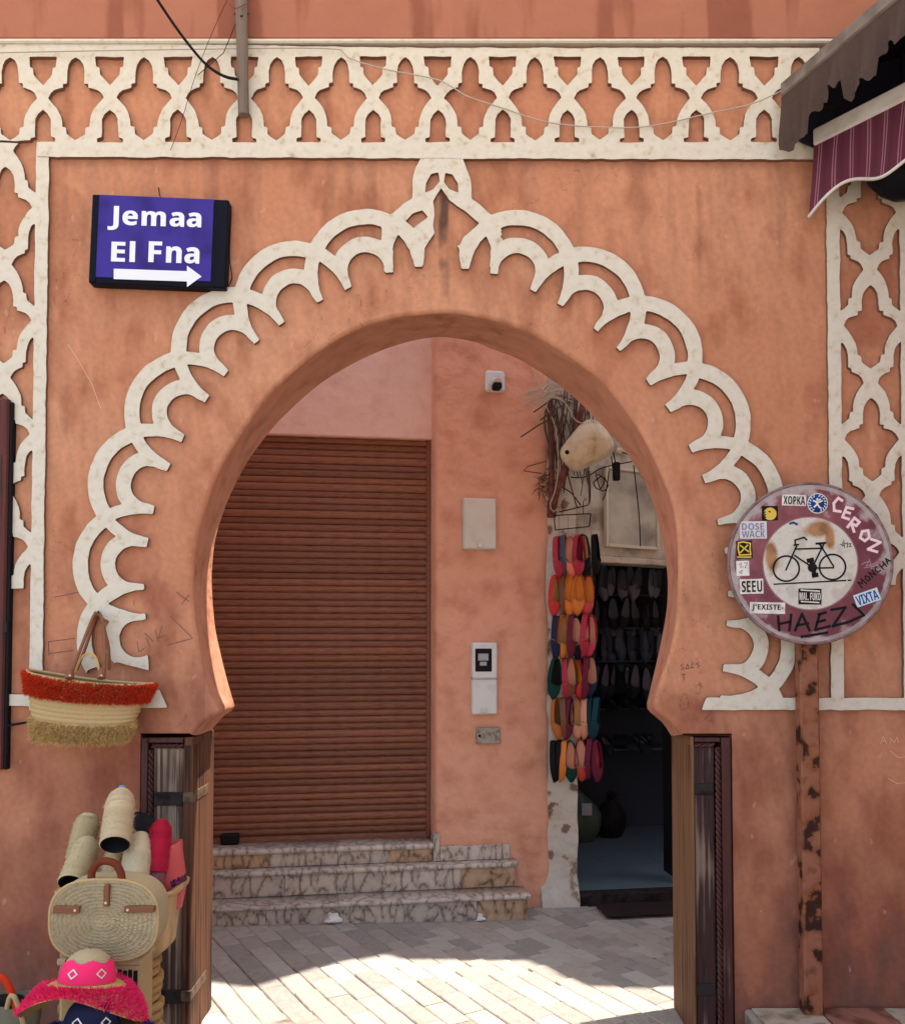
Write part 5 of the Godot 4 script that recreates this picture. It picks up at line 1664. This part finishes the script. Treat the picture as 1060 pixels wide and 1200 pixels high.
func hat(called: String, label: String, crown_at: Vector3, lean: Basis, r: float, h: float, brim: float, m_top: Material, m_band: Material, m_mark: Material, m_brim: Material, m_edge: Material, droop: float, fuzzy: bool, band := 0.60):
	var o := thing(called, label, "hat", crown_at)
	var xf := Transform3D(lean, crown_at)
	var prof := func(t: float) -> Vector2:      # crown, from the brim up
		return Vector2(r * (1.0 - 0.18 * t) * pow(maxf(1.0 - pow(t, 3.6), 0.0), 0.5), h * t)
	var st := mb()
	sheet(st, func(u, v):
		var p: Vector2 = prof.call(v * 0.999)
		var a: float = u * TAU
		return xf * Vector3((p.x + 0.0012 * sin(v * 90.0)) * cos(a), p.y, (p.x + 0.0012 * sin(v * 90.0)) * sin(a)), 48, 44)
	part("crown", fin(st), m_top, o)
	# embroidered band, with diamonds on it
	st = mb()
	sheet(st, func(u, v):
		var top := band + 0.12 * absf(fposmod(u * 6.0, 1.0) * 2.0 - 1.0)
		var t: float = lerpf(0.02, top, v)
		var p: Vector2 = prof.call(t)
		var a: float = u * TAU
		return xf * Vector3((p.x + 0.003) * cos(a), p.y + 0.001, (p.x + 0.003) * sin(a)), 96, 14)
	part("embroidered_band", fin(st), m_band, o)
	for i in 6:
		st = mb()
		var a0 := TAU * (i + 0.5) / 6.0 + 0.2
		for s in [1.0, 0.36]:
			var ring := []
			for c in [[0, 1], [1, 0], [0, -1], [-1, 0], [0, 1]]:
				ring.append(Vector2(c[0] * 0.21 * s, c[1] * 0.155 * s))
			for e in 4:
				var n := 5
				for g in n:
					var p0: Vector2 = ring[e].lerp(ring[e + 1], float(g) / n)
					var p1: Vector2 = ring[e].lerp(ring[e + 1], float(g + 1) / n)
					var at := func(q: Vector2, shrink: float):
						q = q * shrink
						var p: Vector2 = prof.call(0.33 + q.y)
						return xf * Vector3((p.x + 0.0052) * cos(a0 + q.x), p.y + 0.001, (p.x + 0.0052) * sin(a0 + q.x))
					if s == 1.0: quad(st, at.call(p0, 1.0), at.call(p1, 1.0), at.call(p1, 0.66), at.call(p0, 0.66))
		part("diamond", fin(st), m_mark, o)
	# the brim
	var f := func(u: float, v: float) -> Vector3:
		var a := u * TAU
		var rr := r * 0.99 + brim * v
		return xf * Vector3(rr * cos(a), -droop * v * v * (pow(absf(cos(a)), 1.6) * 0.9 + 0.1) + 0.006 * sin(a * 3.0) * v + 0.0012 * sin(v * 60.0), rr * sin(a))
	st = mb()
	sheet(st, f, 72, 22)
	part("brim", fin(st), m_brim, o)
	st = mb()
	if fuzzy:
		for i in 9000:
			var u := rng.randf()
			var v := rng.randf_range(0.35, 1.02)
			var p: Vector3 = f.call(u, v)
			fuzz(st, p + lean.y * 0.002, lean.y * 0.7 + lean * Vector3(cos(u * TAU), 0, sin(u * TAU)) * 0.8, 0.016, 0.0016)
		tag(part("wool_edge", fin(st), m_edge, o), "", "", "", "stuff")
	else:
		for i in 3000:
			var u := rng.randf()
			var v := rng.randf_range(0.86, 1.03)
			fuzz(st, f.call(u, v) + lean.y * 0.002, lean.y * 0.5 + lean * Vector3(cos(u * TAU), 0, sin(u * TAU)), 0.016, 0.0016)
		tag(part("wool_edge", fin(st), m_edge, o), "", "", "", "stuff")
	return o

func straw_goods():
	wall_bag()
	cones()
	coil_bag()
	var k := (EYE.z - 0.66) / FOCAL
	var k2 := (EYE.z - 0.83) / FOCAL
	var lean := Basis(Vector3(0, 0, 1), deg_to_rad(-2)) * Basis(Vector3.RIGHT, deg_to_rad(-11))
	hat("pink_hat", "straw sun hat with hot pink woolly brim and pink diamond band", V(102, 1150, 0.66), lean, 31 * k, 36 * k, 38 * k, mats.strawpale, mats.pinkwool, mats.stickerwhite, mats.strawdark, mats.pinkwool, 0.10, true)
	hat("navy_banded_hat", "straw sun hat with navy diamond band and blue edged brim", V(107, 1206, 0.77), lean, 32 * k2, 37 * k2, 46 * k2, mats.strawpale, mats.navywool, mats.stickerwhite, mats.strawpale, mats.bluewool, 0.02, false, 0.84)
	var cr := thing("wooden_crate", "low wooden crate under the two stacked straw sun hats", "crate", Vector3(V(107, 1206, 0.77).x, 0, 0.74))
	var top := V(107, 1206, 0.77).y - 0.03
	var cx := V(107, 1206, 0.77).x
	for i in 4: part("slat", boxed(Vector3(cx - 0.12, 0.01 + i * top / 4.0, 0.82), Vector3(cx + 0.12, top / 4.0 - 0.01 + i * top / 4.0, 0.835), 0.002), mats.wood_pale, cr)
	part("crate_box", boxed(Vector3(cx - 0.118, 0.0, 0.66), Vector3(cx + 0.118, top, 0.8195), 0.003), mats.wood_pale, cr)
	# the half seen bag at the left edge
	var z := 0.45
	var o := thing("handled_basket", "grey straw basket with red handle half seen at lower left", "basket", V(12, 1215, z))
	var c := V(8, 1195, z)
	var st := mb()
	sheet(st, func(u, v):
		var a: float = u * TAU
		var r: float = 0.105 * (0.8 + 0.25 * v)
		return c + Vector3(r * cos(a), -0.14 + 0.20 * v + 0.003 * sin(v * 40.0) + 0.02 * ns(cos(a) * 90.0, sin(a) * 90.0), r * sin(a) * 0.6), 40, 30)
	part("woven_body", fin(st), mats.strawgrey, o)
	part("red_handle", tubed(smooth_path([c + Vector3(-0.05, 0.05, 0.05), c + Vector3(-0.035, 0.115, 0.05), c + Vector3(0.0, 0.15, 0.05), c + Vector3(0.03, 0.12, 0.05), c + Vector3(0.055, 0.05, 0.05)], 20), 0.011, 8), mats.redwool, o)
	part("straw_loop", tubed(smooth_path([c + Vector3(0.03, 0.06, 0.06), c + Vector3(0.045, 0.10, 0.07), c + Vector3(0.06, 0.09, 0.07), c + Vector3(0.085, 0.0, 0.06)], 14), 0.008, 7), mats.straw, o)
	var db := thing("dark_lining", "dark bundle inside the handled basket", "cloth", c + Vector3(0, 0.04, 0))
	st = mb()
	lathe(st, [Vector2(0, -0.06), Vector2(0.07, -0.05), Vector2(0.08, 0.0), Vector2(0.05, 0.04), Vector2(0, 0.05)], 20, Transform3D(Basis.IDENTITY, c + Vector3(0, 0.03, 0)), 0.5)
	part("bundle", fin(st), mats.black, db)

# ---------------------------------------------------------------- paints and surfaces
func materials():
	var bumpy := noise_tex(0.02, 5, 31, [[0.0, C(0, 0, 0)], [1.0, C(1, 1, 1)]], 512)
	var plaster := noise_tex(0.006, 5, 12, [[0.0, C(.62, .55, .50)], [0.4, C(.92, .9, .88)], [0.6, C(1, 1, 1)], [1.0, C(1, .93, .86)]], 1024)
	var stained := noise_tex(0.022, 6, 44, [[0.0, C(.58, .48, .37)], [0.20, C(.84, .78, .69)], [0.36, C(.95, .93, .89)], [0.75, C(1, 1, 1)], [1.0, C(.86, .82, .75)]], 1024)
	var cells := noise_tex(0.022, 3, 9, [[0.0, C(.10, .09, .085)], [0.12, C(.45, .43, .41)], [0.35, C(.85, .83, .80)], [1.0, C(1, 1, 1)]], 512, FastNoiseLite.TYPE_CELLULAR)
	var grime := noise_tex(0.012, 5, 71, [[0.0, C(.25, .22, .2)], [0.4, C(.7, .68, .66)], [0.6, C(1, 1, 1)], [1.0, C(.85, .82, .8)]], 512)
	var fibre := paint(256, 256, func(x, y):
		var g: float = fn2.get_noise_2d(x * 1.5, y * 14.0) * 0.5 + 0.5
		var h: float = fn2.get_noise_2d(x * 14.0 + 300.0, y * 3.0) * 0.5 + 0.5
		return C(.5, .47, .40).lerp(C(1, 1, .96), clampf(g * 0.8 + h * 0.45 - 0.1, 0, 1)))
	var weave := paint(256, 256, func(x, y):
		var a := absf(sin(x * PI / 16.0)) * absf(sin((y + (8 if int(x / 16) % 2 else 0)) * PI / 16.0))
		return C(.42, .36, .27).lerp(C(1, 1, 1), clampf(a * 1.1 + 0.15 * fn2.get_noise_2d(x * 8.0, y * 8.0), 0, 1)))
	var faint := noise_tex(0.01, 4, 62, [[0.0, C(.84, .81, .77)], [0.45, C(.97, .97, .96)], [1.0, C(1, 1, 1)]], 512)
	var wash := noise_tex(0.008, 6, 77, [[0.0, C(.86, .80, .77)], [0.35, C(.95, .93, .91)], [0.6, C(1, 1, 1)], [1.0, C(.97, .92, .89)]], 1024)
	mats.white = M(C(.61, .565, .485), 0.85, stained, 0.9, bumpy, 0.25)
	mats.upper = M(C(.34, .135, .085), 0.9, paint(768, 256, func(x, y):
		var drip: float = fn.get_noise_2d(x * 1.1 + 6.0 * ns(y * 2.0, x), y * 0.5 + 900.0)
		var big: float = fn.get_noise_2d(x * 0.5, y * 0.5)
		var c := C(.95, .93, .95).lerp(C(1, 1, 1), clampf(big + 0.5, 0, 1))
		return c.lerp(C(.52, .36, .34), clampf((drip - 0.05) * 2.2, 0, 0.6))), 0.55, bumpy, 0.4)
	mats.pink = M(C(.78, .50, .41), 0.9, wash, 0.6, bumpy, 0.8)
	mats.soffit = M(C(.455, .20, .125), 0.9, plaster, 1.1, bumpy, 0.6)
	mats.pier = M(C(.69, .345, .232), 0.9, noise_tex(0.005, 6, 19, [[0.0, C(.72, .60, .54)], [0.3, C(.90, .84, .80)], [0.5, C(1, .97, .94)], [0.7, C(1, 1.0, .97)], [1.0, C(.90, .80, .76)]], 1024), 0.7, bumpy, 1.2)
	mats.whitewash = M(C(.60, .56, .50), 0.9, noise_tex(0.0045, 6, 90, [[0.0, C(.16, .13, .12)], [0.27, C(.26, .20, .17)], [0.31, C(.75, .48, .38)], [0.37, C(.90, .86, .80)], [1.0, C(1, 1, 1)]], 1024), 1.1, bumpy, 1.0)
	mats.cream = M(C(.52, .46, .36), 0.8, grime, 0.9, bumpy, 0.3)
	mats.cream_trim = M(C(.55, .49, .38), 0.6)
	mats.panel = M(C(.46, .43, .33), 0.5, grime, 0.5)
	var grain := wood(C(.9, .9, .9), C(.55, .5, .45), C(.35, .3, .28), 0.35, 11.0)
	var stile := func(c1, c2, c3, wear, sd, rough := 0.75):
		var t := wood(c1, c2, c3, wear, sd)
		var m := M(C(1, 1, 1), rough, t, 1.0, t, 0.5)
		m.uv1_scale = Vector3(4.0, 0.95, 4.0)
		return m
	mats.wood_dark = stile.call(C(.055, .019, .018), C(.022, .012, .013), C(.22, .155, .12), 0.50, 21.0, 0.6)
	mats.wood_maroon = stile.call(C(.08, .023, .02), C(.042, .016, .015), C(.22, .13, .10), 0.25, 61.0, 0.5)
	mats.wood_pale = stile.call(C(.21, .105, .050), C(.13, .060, .030), C(.06, .028, .015), 0.45, 131.0)
	mats.wood_white = stile.call(C(.33, .25, .18), C(.16, .105, .08), C(.05, .025, .022), 0.58, 171.0)
	mats.wood_brown = stile.call(C(.14, .056, .027), C(.068, .027, .015), C(.025, .011, .008), 0.5, 231.0)
	mats.polewood = stile.call(C(.20, .16, .13), C(.12, .09, .075), C(.30, .14, .07), 0.3, 311.0)
	mats.reddoor = stile.call(C(.11, .022, .018), C(.07, .016, .014), C(.03, .012, .012), 0.4, 371.0, 0.5)
	var shtex := noise_tex(0.02, 4, 23, [[0.0, C(.45, .40, .38)], [0.35, C(.72, .68, .65)], [0.55, C(.96, .94, .92)], [1.0, C(1.0, 1.0, 1.0)]], 1024)
	mats.shutter = []
	for s in [1.0, 0.92, 0.84, 0.76, 1.06]:
		var m := M(C(.255, .096, .052) * s, 0.42, shtex, 1.0)
		m.uv1_scale = Vector3(0.5, 5.0, 3.0)
		mats.shutter.append(m)
	var veins := noise_tex(0.006, 4, 301, [[0.0, C(1, .99, .97)], [0.45, C(.90, .87, .83)], [0.66, C(.72, .67, .62)], [0.80, C(.40, .35, .32)], [0.92, C(.17, .145, .13)], [1.0, C(.12, .1, .09)]], 1024, FastNoiseLite.TYPE_SIMPLEX_SMOOTH, true)
	mats.marble = []
	for c in [C(.60, .53, .465), C(.54, .48, .43)]:
		var m := M(c, 0.38, veins, 1.0, null, 0.0)
		m.uv1_scale = Vector3(1.9, 1.1, 1.9)
		mats.marble.append(m)
	mats.marble_warm = M(C(.55, .38, .25), 0.38, veins, 1.0)
	mats.marble_warm.uv1_scale = Vector3(1.4, 0.9, 1.4)
	mats.paver = []
	for c in [C(.37, .325, .29), C(.32, .285, .255), C(.40, .365, .33), C(.285, .255, .235), C(.36, .31, .27)]:
		mats.paver.append(M(c, 0.9, faint, 2.3, bumpy, 0.5))
	mats.joint = M(C(.27, .23, .195), 0.95, grime, 1.5, bumpy, 0.5)
	mats.street = M(C(.42, .37, .32), 0.95, grime, 0.4, bumpy, 0.6)
	mats.stone = M(C(.34, .29, .25), 0.9, grime, 1.0, bumpy, 1.0)
	mats.concrete = M(C(.30, .25, .215), 0.9, grime, 1.0, bumpy, 0.8)
	mats.tile_pink = M(C(.30, .13, .10), 0.7, grime, 1.4)
	mats.tile_cream = M(C(.40, .345, .28), 0.7, grime, 1.4)
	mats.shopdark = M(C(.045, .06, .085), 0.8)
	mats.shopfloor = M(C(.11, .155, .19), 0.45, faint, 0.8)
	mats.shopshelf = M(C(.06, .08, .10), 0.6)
	mats.darkshoe = []
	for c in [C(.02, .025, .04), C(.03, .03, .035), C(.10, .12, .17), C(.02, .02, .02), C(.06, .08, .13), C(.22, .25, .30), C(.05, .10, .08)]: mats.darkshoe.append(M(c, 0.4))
	mats.bag_green = M(C(.06, .10, .07), 0.35); mats.bag_grey = M(C(.09, .09, .085), 0.6); mats.bag_navy = M(C(.03, .04, .07), 0.5); mats.bag_black = M(C(.015, .015, .018), 0.35)
	mats.dimwhite = M(C(.45, .47, .5), 0.7)
	mats.mat = M(C(.045, .03, .032), 0.95, weave, 8.0)
	mats.iron = M(C(.035, .028, .028), 0.55, grime, 2.5)
	mats.iron_worn = M(C(.13, .085, .055), 0.6, grime, 3.0)
	mats.steel = M(C(.5, .49, .47), 0.35); mats.steel.metallic = 0.7
	mats.black = M(C(.014, .013, .015), 0.6)
	mats.blackgloss = M(C(.010, .010, .013), 0.28)
	mats.blackboard = M(C(.008, .009, .016), 0.42)
	mats.tan = M(C(.42, .20, .08), 0.7)
	mats.whiteplastic = M(C(.66, .66, .64), 0.42, grime, 1.5)
	mats.whiteplastic.albedo_texture = faint
	mats.beigeplastic = M(C(.60, .55, .47), 0.5, faint, 1.2)
	mats.greypaint = M(C(.36, .32, .26), 0.6, grime, 3.0)
	mats.dial = M(C(.32, .34, .36), 0.4)
	mats.maroonpaint = M(C(.17, .05, .045), 0.6, grime, 3.0)
	mats.edge = M(C(.20, .105, .068), 0.95)  # plate sides: edge shading put into the colour along with dirt
	mats.added_cloth = M(C(.72, .70, .66), 0.9)  # translucent cloths added out of view to block the sun and diffuse it
	mats.added_cloth.backlight_enabled = true
	mats.added_cloth.backlight = Color(1.0, 0.97, 0.92)
	mats.twig = M(C(.10, .06, .04), 0.9)
	mats.reed = M(C(.48, .40, .31), 0.85)
	mats.cablebeige = M(C(.42, .33, .24), 0.7)
	mats.cablegrey = M(C(.42, .36, .30), 0.7)
	mats.string = M(C(.30, .25, .2), 0.8)
	mats.tank = M(C(.62, .54, .40), 0.5, noise_tex(0.012, 5, 55, [[0.0, C(.5, .38, .25)], [0.32, C(.80, .72, .58)], [0.50, C(.97, .94, .88)], [1.0, C(1, 1, 1)]], 512), 2.2, bumpy, 0.3)
	mats.paper = M(C(.75, .74, .72), 0.9)
	mats.signblue = M(C(.050, .036, .26), 0.4, plaster, 0.8)
	mats.signwhite = M(C(.72, .74, .80), 0.6)
	mats.signrim = M(C(.24, .15, .15), 0.45, grime, 3.0)
	mats.ink = M(C(.014, .013, .014), 0.55)
	mats.greyink = M(C(.20, .20, .25), 0.6)
	mats.inkblue = M(C(.02, .05, .22), 0.5)
	mats.chalkpink = M(C(.78, .58, .60), 0.6)
	mats.chalkgrey = M(C(.40, .28, .30), 0.6)
	mats.stickerwhite = M(C(.70, .68, .64), 0.5, plaster, 3.0)
	mats.stickerlilac = M(C(.58, .56, .60), 0.5)
	mats.stickerblue = M(C(.50, .62, .70), 0.5)
	mats.stickeryellow = M(C(.62, .44, .06), 0.5)
	mats.post = M(C(.25, .10, .06), 0.75, noise_tex(0.015, 5, 98, [[0.0, C(.06, .05, .05)], [0.30, C(.16, .12, .10)], [0.36, C(.75, .62, .42)], [0.5, C(1, .9, .8)], [0.62, C(1, 1, 1)], [0.74, C(1.0, 1.0, 1.0)], [1.0, C(.5, .40, .35)]], 1024), 0.55, bumpy, 0.4)
	mats.awningbar = M(C(.62, .60, .57), 0.6, plaster, 1.5)
	mats.greybar = M(C(.19, .155, .14), 0.7, grime, 1.2)
	mats.browncloth = M(C(.085, .054, .05), 0.95, fibre, 3.0)
	mats.canopydark = M(C(.022, .022, .034), 0.9)
	var vt := paint(1024, 16, func(x, y):
		var s: float = fposmod(x / 1024.0 * 1.5, 0.062)
		if (s > 0.020 and s < 0.024) or (s > 0.030 and s < 0.034): return C(.27, .12, .16)
		return C(.095, .011, .031) if s < 0.045 else C(.078, .009, .026))
	mats.valance = StandardMaterial3D.new()
	mats.valance.albedo_texture = vt
	mats.valance.roughness = 0.9
	mats.valance.cull_mode = BaseMaterial3D.CULL_DISABLED
	mats.valance.backlight_enabled = true
	mats.valance.backlight = Color(0.25, 0.12, 0.15)
	mats.straw = M(C(.58, .42, .22), 0.8, fibre, 9.0)
	mats.strawdark = M(C(.52, .34, .13), 0.85)
	mats.strawpale = M(C(.54, .44, .29), 0.8, fibre, 11.0)
	mats.strawgrey = M(C(.24, .22, .16), 0.85, fibre, 9.0)
	mats.ropecane = M(C(.52, .32, .13), 0.7, fibre, 12.0)
	mats.redwool = M(C(.52, .035, .008), 0.95)
	mats.pinkwool = M(C(.86, .03, .15), 0.95)
	mats.navywool = M(C(.016, .018, .045), 0.95)
	mats.bluewool = M(C(.03, .03, .20), 0.95)
	mats.leather = M(C(.20, .075, .035), 0.5)
	mats.leatherred = M(C(.15, .035, .018), 0.45)
	mats.tubplastic = M(C(.50, .33, .16), 0.45, plaster, 2.0)
	mats.coralplastic = M(C(.55, .09, .09), 0.45)
	mats.lining = M(C(.16, .06, .12), 0.9, noise_tex(0.06, 2, 40, [[0.0, C(.05, .05, .2)], [0.45, C(.15, .1, .3)], [0.55, C(1, .4, .5)], [1.0, C(1, .9, .9)]], 256), 6.0)
	mats.raffia_cream = M(C(.74, .56, .36), 0.8, fibre, 10.0)
	mats.raffia_pale = M(C(.78, .64, .44), 0.8, fibre, 10.0)
	mats.raffia_straw = M(C(.64, .50, .30), 0.8, fibre, 10.0)
	mats.raffia_hotpink = M(C(.60, .012, .055), 0.8, fibre, 10.0)
	mats.raffia_plum = M(C(.40, .16, .18), 0.8, noise_tex(0.05, 3, 41, [[0.0, C(.35, .2, .4)], [0.5, C(.8, .7, .7)], [1.0, C(1, .9, .7)]], 256), 7.0)
	mats.capblue = M(C(.10, .24, .42), 0.4)

func graffiti():      # scratches and pencil on the plaster beside the arch
	var o := get_node("gate_wall")
	var st := mb()
	var s := func(list: Array):
		for line in list:
			ribbon(st, line.map(func(p):
				var q := V(p[0], p[1])
				return Vector2(q.x, q.y)), 0.0028, Transform3D.IDENTITY, 0.0008)
	s.call([[[161, 752], [163, 764], [169, 760]], [[172, 748], [176, 758]], [[170, 742], [180, 752]], [[182, 738], [186, 752]], [[190, 734], [186, 748], [194, 744]], [[200, 722], [226, 748], [196, 756]], [[207, 694], [222, 705]], [[222, 697], [213, 708]],
		[[57, 752], [58, 768]], [[57, 752], [88, 748]], [[58, 766], [86, 762]], [[64, 700], [92, 694]]])
	s.call([[[800, 778], [797, 780], [801, 783], [797, 785]], [[805, 778], [803, 784], [807, 783], [805, 778]], [[811, 777], [809, 783], [813, 782]], [[818, 776], [815, 778], [819, 780], [816, 783]], [[800, 790], [801, 797]], [[798, 790], [803, 790]]])
	part("scratched_writing", fin(st), mats.scratch, o)
	st = mb()
	var t := func(list: Array):
		for line in list:
			ribbon(st, line.map(func(p):
				var q := V(p[0], p[1])
				return Vector2(q.x, q.y)), 0.0022, Transform3D.IDENTITY, 0.0008)
	t.call([[[1031, 872], [1034, 863], [1038, 872]], [[1032, 869], [1037, 868]], [[1042, 872], [1043, 866], [1047, 870], [1050, 864], [1052, 870]], [[1042, 880], [1052, 888], [1066, 886]], [[1040, 912], [1050, 918], [1062, 917]]])
	t.call([[[80, 404], [92, 422]], [[92, 422], [108, 450], [118, 478]]])
	part("chalk_writing", fin(st), mats.chalkwall, o)

func _ready():
	# camera
	var cam := Camera3D.new()
	cam.name = "camera"
	cam.projection = Camera3D.PROJECTION_FRUSTUM
	cam.near = 0.05
	cam.far = 300.0
	cam.size = 1200.0 / FOCAL * cam.near
	cam.frustum_offset = Vector2(0, 106.0 / FOCAL * cam.near)
	cam.position = EYE
	cam.rotation.x = pitch
	add_child(cam)
	cam.current = true
	# sky, exposure
	var we := WorldEnvironment.new()
	we.name = "daylight"
	var env := Environment.new()
	env.background_mode = Environment.BG_SKY
	var sky := Sky.new()
	var sm := ProceduralSkyMaterial.new()
	sm.sky_top_color = Color(0.66, 0.74, 0.84)
	sm.sky_horizon_color = Color(0.93, 0.93, 0.92)
	sm.sky_curve = 0.12
	sm.ground_horizon_color = Color(0.62, 0.55, 0.48)
	sm.ground_bottom_color = Color(0.45, 0.38, 0.32)
	sky.sky_material = sm
	env.sky = sky
	env.tonemap_mode = Environment.TONE_MAPPER_LINEAR
	env.tonemap_exposure = 2.4
	env.sdfgi_enabled = true
	env.ssao_enabled = true
	env.ssil_enabled = true
	we.environment = env
	add_child(we)
	# the sun stands high behind the gate, to the right
	var sun := DirectionalLight3D.new()
	sun.name = "sun"
	sun.light_energy = 1.6
	sun.light_color = Color(1.0, 0.965, 0.90)
	sun.light_angular_distance = 0.5
	sun.shadow_enabled = true
	add_child(sun)
	sun.look_at_from_position(Vector3.ZERO, -SUN, Vector3(0, 0, 1))

	rng.seed = 7
	fn.seed = 3
	fn.frequency = 0.01
	fn.fractal_octaves = 4
	fn2.seed = 8
	fn2.frequency = 0.02
	fn2.fractal_octaves = 3
	var m := 0.152
	var nn := sqrt(1.0 + m * m)
	back = Transform3D(Basis(Vector3(1, 0, -m) / nn, Vector3.UP, Vector3(m, 0, 1) / nn), Vector3(0, 0, -1.69))
	materials()
	mats.scratch = M(C(.16, .075, .06), 0.9)
	mats.chalkwall = M(C(.62, .38, .28), 0.9)
	ground()
	gate()
	alley()
	door_post("door_post", "weathered brown wooden post with pale panel, left of the gateway", false)
	door_post("door_post", "dark maroon wooden post with carved rope edge, right of the gateway", true)
	fixtures()
	slippers()
	clutter()
	street_sign()
	round_sign()
	overhead()
	awnings()
	straw_goods()
	graffiti()
